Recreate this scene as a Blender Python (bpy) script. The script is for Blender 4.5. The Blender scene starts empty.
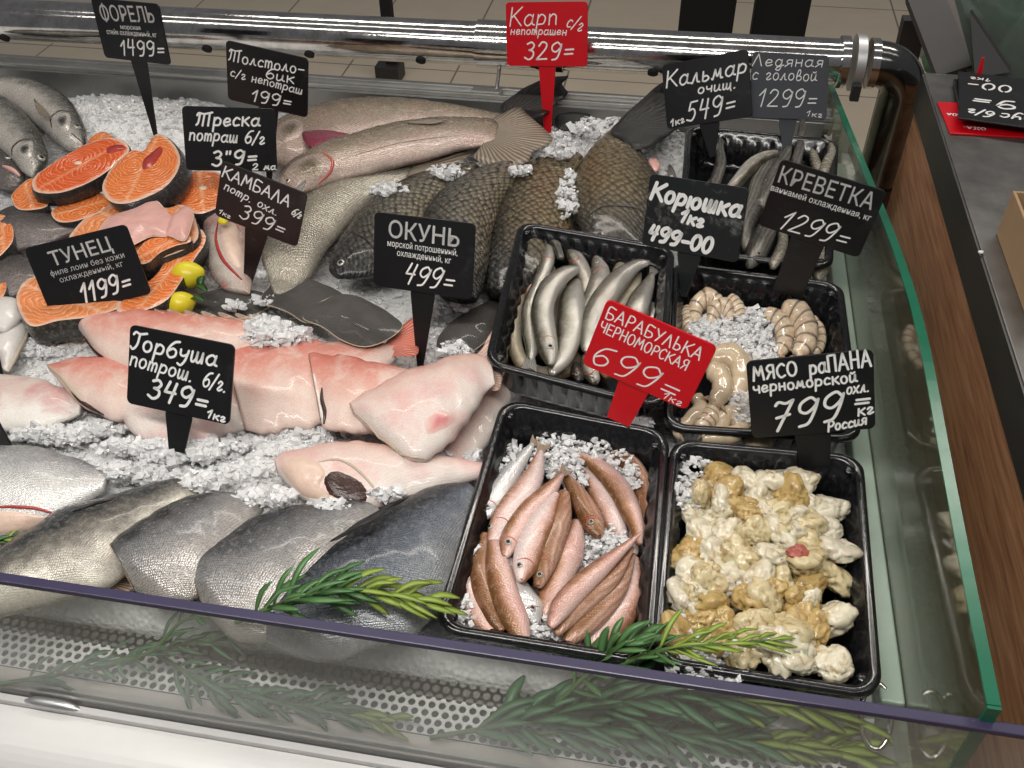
import bpy, bmesh, math, random
import numpy as np
from mathutils import Vector, Matrix, noise
from mathutils.bvhtree import BVHTree

S = bpy.context.scene
COL = S.collection
RND = random.Random(7)

# ------------------------------------------------------------------ camera
F_PX, CAM_H = 951.0, 0.66
def _rx(a): c, s = math.cos(a), math.sin(a); return np.array([[1, 0, 0], [0, c, -s], [0, s, c]])
def _rz(a): c, s = math.cos(a), math.sin(a); return np.array([[c, -s, 0], [s, c, 0], [0, 0, 1]])
RC = _rz(math.radians(10.97)) @ _rx(math.radians(47.6)) @ _rz(math.radians(-1.19))
CC = np.array([0, 0, CAM_H])
cd = bpy.data.cameras.new('camera'); cam = bpy.data.objects.new('camera', cd); COL.objects.link(cam)
M4 = Matrix([list(RC[i]) + [CC[i]] for i in range(3)] + [[0, 0, 0, 1]])
cam.matrix_world = M4
cd.sensor_width = 36; cd.lens = F_PX / 1024 * 36; cd.clip_start = 0.02; cd.clip_end = 40
S.camera = cam

# ------------------------------------------------------------------ world, lamps, exposure
w = bpy.data.worlds.new('world'); S.world = w; w.use_nodes = True
w.node_tree.nodes['Background'].inputs[0].default_value = (0.80, 0.80, 0.84, 1)
w.node_tree.nodes['Background'].inputs[1].default_value = 0.11
def area(name, loc, target, sx, sy, power, col):
    l = bpy.data.lights.new(name, 'AREA'); l.shape = 'RECTANGLE'; l.size = sx; l.size_y = sy
    l.energy = power; l.color = col
    o = bpy.data.objects.new(name, l); COL.objects.link(o); o.location = loc
    o.rotation_euler = (Vector(target) - Vector(loc)).to_track_quat('-Z', 'Y').to_euler()
    return o
area('case_lamp', (-0.26, 0.20, 0.98), (-0.20, 0.44, 0), 1.0, 0.10, 5.6, (1.0, 0.965, 0.91))
area('ceiling_lamp', (-0.2, 1.1, 2.6), (-0.2, 0.9, 0), 4.4, 0.14, 7, (1.0, 0.95, 0.89))
area('ceiling_lamp', (0.0, 2.5, 2.6), (0.0, 2.2, 0), 3.6, 0.14, 38, (1.0, 0.93, 0.85))
area('ceiling_lamp', (-0.4, -0.5, 2.6), (-0.2, 0.5, 0), 4.4, 0.14, 14, (1.0, 0.96, 0.92))
S.view_settings.view_transform = 'Standard'; S.view_settings.look = 'None'
S.view_settings.gamma = 1; S.view_settings.use_curve_mapping = False
S.view_settings.exposure = 0.35

# ------------------------------------------------------------------ helpers
def ray(x, y): return RC @ np.array([(x - 512) / F_PX, -(y - 384) / F_PX, -1.0])
def P(x, y, z=0.0):
    d = ray(x, y); return Vector(CC + d * (z - CC[2]) / d[2])
def PY(x, y, Y):
    d = ray(x, y); return Vector(CC + d * (Y - CC[1]) / d[1])
def PX(x, y, X):
    d = ray(x, y); return Vector(CC + d * (X - CC[0]) / d[0])
def proj(p):
    q = RC.T @ (np.array(p) - CC); return np.array([512 + F_PX * q[0] / -q[2], 384 - F_PX * q[1] / -q[2]])

def thing(name, label, cat, group=None, loc=(0, 0, 0)):
    o = bpy.data.objects.new(name, None); COL.objects.link(o); o.location = loc
    o.empty_display_size = .02
    o['label'] = label; o['category'] = cat
    if group: o['group'] = group
    return o
def tag(o, label, cat, group=None, kind=None):
    o['label'] = label; o['category'] = cat
    if group: o['group'] = group
    if kind: o['kind'] = kind
    return o
def link(name, me, mat, parent=None, smooth=True, label=None):
    if mat is not None:
        for m in (mat if isinstance(mat, (list, tuple)) else [mat]): me.materials.append(m)
    if smooth:
        me.polygons.foreach_set('use_smooth', [True] * len(me.polygons))
    o = bpy.data.objects.new(name, me); COL.objects.link(o)
    if parent is not None:
        o.parent = parent
        if tuple(parent.location) != (0, 0, 0): o.matrix_parent_inverse = Matrix.Translation(-parent.location)
    if label: o['label'] = label
    return o
def mesh_of(verts, faces, uv=None, name='m'):
    me = bpy.data.meshes.new(name); me.from_pydata([tuple(v) for v in verts], [], faces); me.update()
    if uv:
        for lname, vals in uv.items():
            l = me.uv_layers.new(name=lname)
            li = np.empty(len(me.loops), dtype=np.int32); me.loops.foreach_get('vertex_index', li)
            l.data.foreach_set('uv', np.array(vals, dtype=np.float32)[li].ravel())
    return me
def bmo(name, bm, mat, parent=None, smooth=False, label=None):
    me = bpy.data.meshes.new(name); bmesh.ops.recalc_face_normals(bm, faces=bm.faces[:]); bm.to_mesh(me); bm.free()
    return link(name, me, mat, parent, smooth, label)
def box(bm, lo, hi, bev=0.0):
    r = bmesh.ops.create_cube(bm, size=1)
    vs = r['verts']
    for v in vs:
        v.co = Vector([lo[i] + (v.co[i] + .5) * (hi[i] - lo[i]) for i in range(3)])
    if bev:
        es = list({e for v in vs for e in v.link_edges})
        bmesh.ops.bevel(bm, geom=es, offset=bev, segments=2, affect='EDGES', profile=.5)
def box_obj(name, lo, hi, mat, parent=None, bev=0.0, label=None):
    bm = bmesh.new(); box(bm, lo, hi, bev); return bmo(name, bm, mat, parent, False, label)
def cr(pts, n):
    """catmull-rom resample of tuples"""
    P_ = [np.array(p, float) for p in pts]
    P_ = [2 * P_[0] - P_[1]] + P_ + [2 * P_[-1] - P_[-2]]
    out = []
    m = len(P_) - 3
    for i in range(n + 1):
        t = i / n * m; k = min(int(t), m - 1); t -= k
        a, b, c, d = P_[k:k + 4]
        out.append(.5 * ((2 * b) + (-a + c) * t + (2 * a - 5 * b + 4 * c - d) * t * t + (-a + 3 * b - 3 * c + d) * t ** 3))
    return out
def crc(pts, per):
    """closed catmull-rom"""
    P_ = [np.array(p, float) for p in pts]; n = len(P_); out = []
    for i in range(n):
        a, b, c, d = P_[i - 1], P_[i], P_[(i + 1) % n], P_[(i + 2) % n]
        for k in range(per):
            t = k / per
            out.append(.5 * ((2 * b) + (-a + c) * t + (2 * a - 5 * b + 4 * c - d) * t * t + (-a + 3 * b - 3 * c + d) * t ** 3))
    return out
def tube(pts, r, n=12, caps=True, sub=None):
    """tube mesh data along 3d points; r number or list"""
    if sub: 
        rr = r if isinstance(r, (list, tuple)) else [r] * len(pts)
        q = cr([tuple(p) + (a,) for p, a in zip(pts, rr)], sub); pts = [Vector(a[:3]) for a in q]; r = [a[3] for a in q]
    pts = [Vector(p) for p in pts]
    if not isinstance(r, (list, tuple)): r = [r] * len(pts)
    V, Fc = [], []
    up = None
    for i, p in enumerate(pts):
        t = (pts[min(i + 1, len(pts) - 1)] - pts[max(i - 1, 0)]).normalized()
        if up is None:
            up = Vector((0, 0, 1)) if abs(t.z) < .9 else Vector((1, 0, 0))
        a = t.cross(up).normalized(); b = a.cross(t).normalized(); up = b
        for k in range(n):
            th = 2 * math.pi * k / n
            V.append(p + (a * math.cos(th) + b * math.sin(th)) * r[i])
    for i in range(len(pts) - 1):
        for k in range(n):
            Fc.append((i * n + k, i * n + (k + 1) % n, (i + 1) * n + (k + 1) % n, (i + 1) * n + k))
    if caps:
        o = len(V); V += [V[k].copy() for k in range(n)] + [V[(len(pts) - 1) * n + k].copy() for k in range(n)]
        Fc.append(tuple(range(o, o + n))[::-1]); Fc.append(tuple(range(o + n, o + 2 * n)))
    return V, Fc
class MB:
    def __init__(s): s.v = []; s.f = []
    def add(s, V, Fc):
        o = len(s.v); s.v += list(V); s.f += [tuple(i + o for i in f) for f in Fc]; return s
    def obj(s, name, mat, parent=None, smooth=True, label=None):
        return link(name, mesh_of(s.v, s.f), mat, parent, smooth, label)

# ------------------------------------------------------------------ materials
MATS = {}
class NT:
    def __init__(s, name):
        s.m = bpy.data.materials.new(name); s.m.use_nodes = True; s.t = s.m.node_tree; s.n = s.t.nodes
        s.b = s.n['Principled BSDF']; s.out = s.n['Material Output']; MATS[name] = s.m
    def new(s, ty, **kw):
        x = s.n.new(ty)
        for k, v in kw.items(): setattr(x, k, v)
        return x
    def l(s, a, b): s.t.links.new(a, b)
    def ramp(s, fac, stops, interp='LINEAR'):
        r = s.new('ShaderNodeValToRGB'); r.color_ramp.interpolation = interp
        e = r.color_ramp.elements
        while len(e) < len(stops): e.new(0.5)
        for i, (p, c) in enumerate(stops):
            e[i].position = p; e[i].color = (tuple(c) + (1,)) if len(c) == 3 else c
        s.l(fac, r.inputs[0]); return r.outputs[0]
    def math(s, op, a, b=None, c=None):
        x = s.new('ShaderNodeMath', operation=op)
        for i, v in enumerate((a, b, c)):
            if v is None: continue
            if isinstance(v, (int, float)): x.inputs[i].default_value = v
            else: s.l(v, x.inputs[i])
        return x.outputs[0]
    def mix(s, fac, a, b, mode='MIX'):
        x = s.new('ShaderNodeMix', data_type='RGBA', blend_type=mode)
        for i, v in ((0, fac), (6, a), (7, b)):
            if isinstance(v, (int, float)): x.inputs[i].default_value = v
            elif isinstance(v, tuple): x.inputs[i].default_value = (v + (1,))[:4]
            else: s.l(v, x.inputs[i])
        return x.outputs[2]
    def noise(s, vec, scale, detail=3, rough=.55, dist=0):
        x = s.new('ShaderNodeTexNoise'); x.inputs['Scale'].default_value = scale; x.inputs['Detail'].default_value = detail
        x.inputs['Roughness'].default_value = rough; x.inputs['Distortion'].default_value = dist
        if vec is not None: s.l(vec, x.inputs['Vector'])
        return x.outputs[0]
    def geo(s): return s.new('ShaderNodeTexCoord').outputs['Object']
    def uv(s, name): return s.new('ShaderNodeUVMap', uv_map=name).outputs[0]
    def bump(s, h, dist, strength=1.0):
        x = s.new('ShaderNodeBump'); x.inputs['Distance'].default_value = dist; x.inputs['Strength'].default_value = strength
        s.l(h, x.inputs['Height']); s.l(x.outputs[0], s.b.inputs['Normal']); return x
    def base(s, c):
        if isinstance(c, tuple): s.b.inputs['Base Color'].default_value = (c + (1,))[:4]
        else: s.l(c, s.b.inputs['Base Color'])
    def set(s, **k):
        names = dict(rough='Roughness', metal='Metallic', trans='Transmission Weight', ior='IOR', spec='Specular IOR Level',
                     coat='Coat Weight', coatr='Coat Roughness', sss='Subsurface Weight', sssr='Subsurface Radius', ssss='Subsurface Scale', alpha='Alpha')
        for a, v in k.items(): s.b.inputs[names[a]].default_value = v
        return s
def simple(name, col, rough=.5, metal=0, vary=.12, vscale=60, bump=0, **k):
    n = NT(name); g = n.geo()
    nz = n.noise(g, vscale, 4)
    n.base(n.mix(nz, tuple(c * (1 - vary) for c in col), tuple(min(1, c * (1 + vary)) for c in col)))
    n.set(rough=rough, metal=metal, **k)
    if bump: n.bump(nz, bump)
    return n.m
def chrome():
    n = NT('chrome'); g = n.geo(); a = n.noise(g, 45, 6, .7); b = n.noise(g, 260, 3, .6)
    n.base(n.ramp(a, [(.3, (.48, .46, .43)), (.6, (.74, .72, .69))]))
    r = n.math('MULTIPLY_ADD', n.math('MULTIPLY', a, b), .30, .04); n.l(r, n.b.inputs['Roughness'])
    n.set(metal=1.0); n.bump(b, .0002, .35); return n.m
chrome()
def steel(name, col, rough=.35):
    n = NT(name); g = n.geo(); mp = n.new('ShaderNodeMapping'); mp.inputs['Scale'].default_value = (4, 160, 160); n.l(g, mp.inputs[0])
    a = n.noise(mp.outputs[0], 3, 3); b = n.noise(g, 14, 5, .65)
    n.base(n.mix(b, tuple(c * .7 for c in col), tuple(min(1, c * 1.25) for c in col)))
    n.l(n.math('MULTIPLY_ADD', b, .35, rough - .15), n.b.inputs['Roughness']); n.set(metal=.85); n.bump(a, .0002, .3); return n.m
steel('steel_tub', (.36, .355, .345), .42); steel('steel_ledge', (.60, .60, .58), .4); steel('steel_top', (.22, .215, .205), .34)
steel('steel_edge', (.13, .125, .12), .42); steel('aluminium', (.62, .62, .62), .38)
simple('white_enamel', (.80, .79, .77), .28, vary=.03); simple('channel_grey', (.62, .61, .60), .35, vary=.05); simple('beige_strip', (.74, .68, .64), .35, vary=.08, vscale=30)
simple('black_plastic', (.006, .006, .007), .22, vary=.3, vscale=80); simple('black_rubber', (.02, .02, .021), .5)
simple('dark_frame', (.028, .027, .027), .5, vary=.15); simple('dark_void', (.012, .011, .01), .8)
simple('cloth_black', (.010, .010, .011), .85); simple('card_paper', (.42, .27, .15), .8, vary=.1)
simple('sign_red', (.62, .004, .012), .32, vary=.05); simple('sign_grey', (.075, .08, .092), .42, vary=.1)
simple('chalk_white', (.86, .86, .84), .7, vary=.05); simple('print_white', (.84, .84, .82), .5, vary=.02)
simple('yellow_tape', (.55, .33, .04), .5)
def sign_black(name, col, smear):
    n = NT(name); g = n.geo(); a = n.noise(g, 90, 6, .75, .5); b = n.noise(g, 30, 3)
    f = n.ramp(n.math('MULTIPLY', a, b), [(.30, (0, 0, 0)), (.48, (smear,) * 3)])
    n.base(n.mix(f, col, (.30, .30, .29))); n.set(rough=.33); return n.m
sign_black('sign_black', (.008, .008, .009), .06); sign_black('sign_smeared', (.012, .014, .015), .75); sign_black('sign_worn', (.016, .010, .011), .12)
def tray_mat():
    n = NT('tray_black'); g = n.geo(); a = n.noise(g, 240, 4, .7)
    n.base(n.ramp(a, [(.45, (.005, .005, .006)), (.75, (.022, .022, .024))])); n.set(rough=.16, coat=.4, coatr=.05); n.bump(a, .0006, .35); return n.m
tray_mat()
def glassy(name, tint, haze, hazecol, ior=1.5, rough=.02, gl=1.0):
    n = NT(name); n.n.remove(n.b)
    tr = n.new('ShaderNodeBsdfTransparent'); tr.inputs[0].default_value = tint + (1,)
    df = n.new('ShaderNodeBsdfDiffuse'); df.inputs[0].default_value = hazecol + (1,)
    g = n.geo(); nz = n.noise(g, 9, 5, .65)
    m1 = n.new('ShaderNodeMixShader'); n.l(n.math('MULTIPLY', n.ramp(nz, [(.3, (.45,) * 3), (.75, (1.0,) * 3)]), haze), m1.inputs[0]); n.l(tr.outputs[0], m1.inputs[1]); n.l(df.outputs[0], m1.inputs[2])
    go = n.new('ShaderNodeBsdfGlossy'); go.inputs['Roughness'].default_value = rough; go.inputs[0].default_value = (gl, gl, gl, 1)
    lw = n.new('ShaderNodeLayerWeight'); lw.inputs[0].default_value = .5; f0 = ((ior - 1) / (ior + 1)) ** 2
    fr = n.math('MULTIPLY_ADD', n.math('POWER', lw.outputs['Facing'], 5.0), 1 - f0, f0)
    m2 = n.new('ShaderNodeMixShader'); n.l(fr, m2.inputs[0]); n.l(m1.outputs[0], m2.inputs[1]); n.l(go.outputs[0], m2.inputs[2])
    n.l(m2.outputs[0], n.out.inputs[0]); return n.m
glassy('acrylic', (.94, .95, .94), .17, (.80, .81, .79), 1.3, .05)
glassy('side_glass_mat', (.76, .83, .76), .10, (.42, .50, .38), 2.3, .06)
glassy('dark_glass', (.35, .40, .37), .35, (.20, .24, .20), 1.5, .05)
simple('acrylic_edge', (.045, .038, .085), .25, vary=.15); simple('glass_edge', (.012, .14, .075), .2, vary=.25, vscale=25)
def ice_mat():
    n = NT('ice'); g = n.geo(); a = n.noise(g, 150, 5, .7); v = n.new('ShaderNodeTexVoronoi'); v.inputs['Scale'].default_value = 190; n.l(g, v.inputs[0])
    n.base(n.ramp(a, [(.3, (.78, .79, .79)), (.62, (.95, .95, .94))])); n.set(rough=.14, sss=.6, ssss=.01, spec=.6, ior=1.31)
    n.b.inputs['Subsurface Radius'].default_value = (1, 1, 1)
    n.bump(n.math('ADD', v.outputs[0], n.math('MULTIPLY', a, .8)), .0035, .8); return n.m
def chip_mat(name, tr):
    n = NT(name); g = n.geo(); a = n.noise(g, 420, 3, .6)
    n.base(n.ramp(a, [(.35, (.95, .95, .95)), (.65, (1, 1, 1))])); n.set(sss=0.0, rough=.07, trans=tr, ior=1.31, spec=.6); n.bump(a, .0008, .4); return n.m
ice_mat(); chip_mat('ice_chip', .28)

def fish_mat(name, back, flank, belly, scale=.004, edge=.5, bump=.0006, rough=.22, metal=.25, blot=None, blotamt=.5, stops=(.12, .42, .75),
             along=None, alongamt=0.0, lines=0.0, sp=.5):
    """skin of a fish: countershading from back to belly across uv.v, scales as a diamond lattice in metres"""
    n = NT(name); uv = n.uv('uv'); um = n.uv('m'); g = n.geo()
    sx = n.new('ShaderNodeSeparateXYZ'); n.l(uv, sx.inputs[0])
    nz = n.noise(g, 55, 5, .6); nf = n.noise(g, 210, 4, .7)
    v = n.math('ADD', sx.outputs[1], n.math('MULTIPLY_ADD', nz, .34, -.17))
    col = n.ramp(v, [(stops[0], back), (stops[1], flank), (stops[2], belly)])
    if blot is not None:
        nb = n.noise(g, 26, 4, .6, .6)
        col = n.mix(n.math('MULTIPLY', n.ramp(nb, [(.48, (0,) * 3), (.66, (1,) * 3)]), blotamt), col, blot)
    if along is not None:
        col = n.mix(n.math('MULTIPLY', n.ramp(sx.outputs[0], [(.08, (1,) * 3), (.40, (0,) * 3)]), alongamt), col, along)
    mp = n.new('ShaderNodeMapping'); mp.inputs['Rotation'].default_value = (0, 0, math.radians(45)); mp.inputs['Scale'].default_value = (1, 1.25, 1); n.l(um, mp.inputs[0])
    vo = n.new('ShaderNodeTexVoronoi'); vo.voronoi_dimensions = '2D'; vo.inputs['Scale'].default_value = 1 / scale; vo.inputs['Randomness'].default_value = .42
    n.l(mp.outputs[0], vo.inputs[0])
    e = n.ramp(vo.outputs[0], [(.25, (0,) * 3), (.62, (1,) * 3)])
    col = n.mix(n.math('MULTIPLY', e, edge), col, tuple(c * .28 for c in back))
    if lines:
        wv = n.new('ShaderNodeTexWave'); wv.bands_direction = 'Y'; wv.inputs['Scale'].default_value = 60; wv.inputs['Distortion'].default_value = 3; n.l(um, wv.inputs[0])
        col = n.mix(n.math('MULTIPLY', wv.outputs[1], lines), col, back)
    col = n.mix(n.math('MULTIPLY', n.ramp(nf, [(.5, (0,) * 3), (.72, (1,) * 3)]), .14), col, tuple(min(1, c * 1.5 + .05) for c in belly))
    n.base(col); n.l(n.math('MULTIPLY_ADD', nf, .35, rough - .12), n.b.inputs['Roughness']); n.set(metal=metal, coat=.22, coatr=.10, spec=sp * .75)
    n.bump(n.math('SUBTRACT', n.math('MULTIPLY', nf, .6), vo.outputs[0]), bump, .9)
    return n.m
fish_mat('bass_skin', (.05, .048, .042), (.24, .235, .21), (.66, .62, .56), .0034, .35, .0004, .2, .3, stops=(.2, .42, .60))
fish_mat('dark_skin', (.028, .027, .027), (.085, .078, .072), (.20, .17, .16), .003, .3, .0004, .2, .2)
fish_mat('silver_carp_skin', (.11, .09, .055), (.33, .275, .20), (.56, .44, .38), .0036, .35, .0005, .2, .2, blot=(.52, .30, .24), blotamt=.28, along=(.40, .27, .20), alongamt=.35, stops=(.2, .48, .72))
fish_mat('olive_silver_skin', (.10, .09, .062), (.30, .28, .22), (.50, .46, .38), .0038, .4, .0006, .2, .3, blot=(.33, .27, .20), blotamt=.3)
fish_mat('carp_skin', (.022, .02, .016), (.20, .155, .085), (.28, .21, .11), .0085, .86, .0016, .24, .2, along=(.03, .033, .036), alongamt=.97, stops=(.2, .5, .9))
fish_mat('grey_carp_skin', (.02, .02, .018), (.16, .145, .11), (.24, .20, .13), .0085, .86, .0016, .24, .25, along=(.035, .036, .036), alongamt=.97, stops=(.2, .5, .9))
fish_mat('carp_dark_belly', (.16, .125, .06), (.22, .165, .085), (.05, .05, .055), .009, .93, .0016, .24, .2, along=(.03, .033, .038), alongamt=.9, stops=(.1, .5, .95))
fish_mat('perch_skin', (.60, .11, .07), (.72, .32, .25), (.80, .62, .54), .0026, .12, .0004, .3, 0, blot=(.82, .70, .62), blotamt=.6, stops=(.10, .42, .70))
fish_mat('perch_pale_skin', (.70, .36, .28), (.76, .56, .49), (.82, .73, .67), .0028, .10, .0004, .3, 0, blot=(.76, .38, .36), blotamt=.5, stops=(.05, .35, .75))
fish_mat('perch_cream_skin', (.66, .60, .52), (.72, .56, .50), (.86, .82, .76), .0028, .10, .0004, .3, 0, blot=(.58, .16, .18), blotamt=.5, stops=(.1, .45, .7))
fish_mat('salmon_silver_skin', (.11, .115, .12), (.50, .50, .50), (.84, .83, .80), .0022, .38, .0005, .2, .35, stops=(.06, .3, .62))
fish_mat('salmon_olive_skin', (.04, .043, .045), (.17, .155, .13), (.72, .67, .57), .0022, .3, .0004, .22, .15, stops=(.36, .52, .70), blot=(.16, .14, .13), blotamt=.4)
fish_mat('salmon_blue_skin', (.012, .015, .02), (.13, .15, .18), (.42, .43, .43), .0022, .35, .0004, .2, .3, stops=(.30, .55, .95))
fish_mat('salmon_steel_skin', (.035, .037, .042), (.26, .26, .262), (.56, .52, .48), .0022, .42, .0006, .17, .35, stops=(.26, .46, .8))
fish_mat('flounder_skin', (.085, .078, .070), (.105, .097, .088), (.12, .11, .10), .0022, .3, .0012, .5, 0, blot=(.05, .045, .042), blotamt=.7)
fish_mat('smelt_skin', (.10, .09, .055), (.36, .34, .28), (.76, .73, .66), .0016, .3, .0003, .12, .55, stops=(.2, .42, .62), blot=(.52,.40,.34), blotamt=.3)
fish_mat('smelt_brown_skin', (.20, .16, .10), (.45, .38, .26), (.60, .56, .45), .0016, .2, .0003, .16, .3)
fish_mat('mullet_skin', (.20, .085, .025), (.44, .22, .12), (.76, .52, .46), .0022, .22, .0003, .18, .15, stops=(.24, .42, .58), blot=(.66, .36, .33), blotamt=.6)
fish_mat('mullet_brown_skin', (.14, .055, .016), (.30, .14, .055), (.62, .38, .28), .0022, .22, .0003, .18, .1, stops=(.28, .5, .68), lines=.4, blot=(.50, .26, .18), blotamt=.5)
fish_mat('mullet_pink_skin', (.34, .15, .07), (.66, .40, .33), (.82, .66, .62), .0022, .15, .0003, .2, .1, stops=(.2, .36, .55))
fish_mat('mullet_silver_skin', (.38, .39, .38), (.70, .70, .69), (.86, .85, .83), .0022, .2, .0003, .14, .4)
fish_mat('icefish_skin', (.03, .028, .024), (.12, .112, .095), (.34, .32, .28), .002, .2, .0003, .15, .35, lines=.5)
fish_mat('squid_skin', (.66, .62, .57), (.74, .70, .66), (.78, .74, .70), .01, .03, .0002, .25, 0)
fish_mat('gut_flesh', (.25, .22, .19), (.52, .46, .41), (.58, .44, .38), .004, .05, .0006, .2, 0, blot=(.42, .13, .12), blotamt=.75)
simple('head_red', (.50, .12, .10), .25, vary=.3, vscale=200)
def fin_mat(name, a, b, rough=.35):
    n = NT(name); uv = n.uv('uv'); wv = n.new('ShaderNodeTexWave'); wv.bands_direction = 'Y'; wv.inputs['Scale'].default_value = 1.7; wv.inputs['Distortion'].default_value = 1.0
    n.l(uv, wv.inputs[0]); n.base(n.mix(wv.outputs[1], a, b)); n.set(rough=rough, coat=.08); n.bump(wv.outputs[1], .0006, .8); return n.m
fin_mat('fin_olive', (.12, .095, .065), (.36, .30, .23)); fin_mat('fin_tan', (.26, .17, .11), (.52, .40, .30)); fin_mat('fin_black', (.004, .004, .004), (.012, .011, .011), .45)
fin_mat('fin_red', (.55, .09, .05), (.76, .30, .22)); fin_mat('fin_purple', (.16, .015, .035), (.30, .04, .08)); fin_mat('fin_grey', (.16, .155, .14), (.34, .33, .30))
fin_mat('fin_cream', (.52, .44, .33), (.74, .67, .56)); fin_mat('fin_brown', (.16, .085, .04), (.40, .25, .15))
simple('eye_ring', (.55, .52, .46), .15, metal=.3); simple('pupil', (.006, .006, .008), .05); simple('eye_dark', (.09, .085, .08), .1)
def flesh(name, col, fat, dens=1.0):
    n = NT(name); uv = n.uv('uv'); um = n.uv('m'); g = n.geo()
    sx = n.new('ShaderNodeSeparateXYZ'); n.l(uv, sx.inputs[0]); sm = n.new('ShaderNodeSeparateXYZ'); n.l(um, sm.inputs[0])
    # muscle layers: nested chevron arcs mirrored about the long axis of the steak
    ay = n.math('ABSOLUTE', sm.outputs[1]); nz = n.noise(g, 60, 3)
    d = n.math('SQRT', n.math('ADD', n.math('POWER', n.math('SUBTRACT', sm.outputs[0], .004), 2.0), n.math('POWER', n.math('MULTIPLY', n.math('SUBTRACT', ay, .012), 1.5), 2.0)))
    ph = n.math('ADD', n.math('MULTIPLY', d, 1050 * dens), n.math('MULTIPLY', nz, 17))
    s = n.math('SINE', ph)
    line = n.ramp(s, [(.80, (0,) * 3), (.97, (1,) * 3)])
    mid = n.ramp(n.math('ABSOLUTE', n.math('ADD', sm.outputs[1], n.math('MULTIPLY_ADD', nz, .006, -.003))), [(0, (1,) * 3), (.0016, (0,) * 3)])
    rim = n.ramp(n.math('ADD', sx.outputs[0], n.math('MULTIPLY_ADD', nz, .08, -.04)), [(.90, (0,) * 3), (.965, (1,) * 3)])
    c = n.mix(n.noise(g, 35, 3), tuple(x * .82 for x in col), tuple(min(1, x * 1.12) for x in col))
    c = n.mix(n.math('MULTIPLY', line, .62), c, fat); c = n.mix(n.math('MULTIPLY', mid, .6), c, fat); c = n.mix(rim, c, (.80, .52, .38))
    n.base(c); n.set(rough=.22, coat=.3, coatr=.1, sss=.12, ssss=.004); n.b.inputs['Subsurface Radius'].default_value = (1, .35, .15)
    n.bump(n.math('ADD', s, n.noise(g, 300, 3)), .0004, .6); return n.m
flesh('salmon_flesh', (.82, .205, .045), (.90, .50, .27)); flesh('salmon_deep', (.74, .115, .025), (.88, .40, .20)); flesh('salmon_pale', (.82, .27, .09), (.93, .60, .38), .8)
simple('belly_pink', (.74, .42, .37), .2, vary=.15, vscale=90, bump=.001, sss=.1, ssss=.004); simple('bone_white', (.85, .66, .52), .35)
simple('meat_red', (.42, .05, .04), .2, vary=.3, vscale=120); simple('cut_flesh', (.78, .58, .47), .25, vary=.12, vscale=140, bump=.0008, sss=.1, ssss=.003)
simple('cavity_dark', (.045, .018, .014), .2, vary=.5, vscale=200, bump=.001); simple('lemon_skin', (.78, .66, .03), .32, vary=.12, vscale=120, bump=.0005)
simple('lemon_pulp', (.82, .74, .14), .25, vary=.15); simple('leaf_dark', (.03, .10, .02), .4)
def rap(name, a, b, c):  # soft glossy meat
    n = NT(name); g = n.geo(); x = n.noise(g, 48, 5, .62, .8); y = n.noise(g, 300, 3)
    n.base(n.ramp(x, [(.34, b), (.46, a), (.62, tuple(min(1, k * 1.1) for k in a)), (.74, c)])); n.set(rough=.13, coat=.5, coatr=.06, sss=.2, ssss=.004); n.bump(n.math('ADD', n.math('MULTIPLY', x, 3), y), .0009, .7); return n.m
rap('rapana_cream', (.64, .54, .32), (.36, .23, .07), (.70, .66, .55)); rap('rapana_ochre', (.50, .35, .13), (.26, .14, .04), (.66, .55, .32))
rap('rapana_white', (.72, .66, .50), (.46, .33, .14), (.50, .48, .46)); rap('rapana_violet', (.66, .60, .47), (.60, .54, .40), (.18, .15, .30))
rap('rapana_red', (.42, .10, .07), (.30, .07, .05), (.55, .22, .15))
def shrimp_mat():
    n = NT('shrimp_shell'); uv = n.uv('uv'); sx = n.new('ShaderNodeSeparateXYZ'); n.l(uv, sx.inputs[0]); g = n.geo(); nz = n.noise(g, 160, 4)
    ph = n.math('FRACT', n.math('MULTIPLY', sx.outputs[0], 6.0))
    band = n.ramp(n.math('ADD', ph, n.math('MULTIPLY_ADD', nz, .12, -.06)), [(0, (1,) * 3), (.16, (.0,) * 3), (.82, (0,) * 3), (1, (1,) * 3)])
    c = n.ramp(nz, [(.35, (.62, .44, .28)), (.62, (.78, .66, .50))])
    n.base(n.mix(n.math('MULTIPLY', band, .9), c, (.09, .065, .05))); n.set(rough=.15, coat=.4, sss=.15, ssss=.003); n.bump(nz, .0004, .5)
shrimp_mat(); simple('shrimp_peeled', (.60, .48, .33), .15, vary=.38, vscale=80, coat=.4, sss=.25, ssss=.005); simple('shrimp_tailfan', (.50, .26, .16), .3, vary=.3)
simple('herb_leaf', (.085, .20, .065), .35, vary=.45, vscale=30); simple('herb_tip', (.26, .36, .06), .38, vary=.25, vscale=30); simple('herb_stem', (.09, .17, .05), .45)
simple('herb_shaded_leaf', (.07, .19, .085), .4, vary=.4, vscale=30)
def tile_mat():
    n = NT('floor_tiles'); g = n.geo(); br = n.new('ShaderNodeTexBrick'); br.offset = 0; br.inputs['Scale'].default_value = 1
    br.inputs['Brick Width'].default_value = .45; br.inputs['Row Height'].default_value = .45; br.inputs['Mortar Size'].default_value = .004
    br.inputs['Color1'].default_value = (.70, .61, .47, 1); br.inputs['Color2'].default_value = (.66, .575, .44, 1); br.inputs['Mortar'].default_value = (.20, .16, .12, 1)
    n.l(g, br.inputs[0]); nz = n.noise(g, 6, 5)
    n.base(n.mix(n.math('MULTIPLY', nz, .35), br.outputs[0], (.32, .26, .2))); n.set(rough=.28); return n.m
tile_mat()
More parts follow.
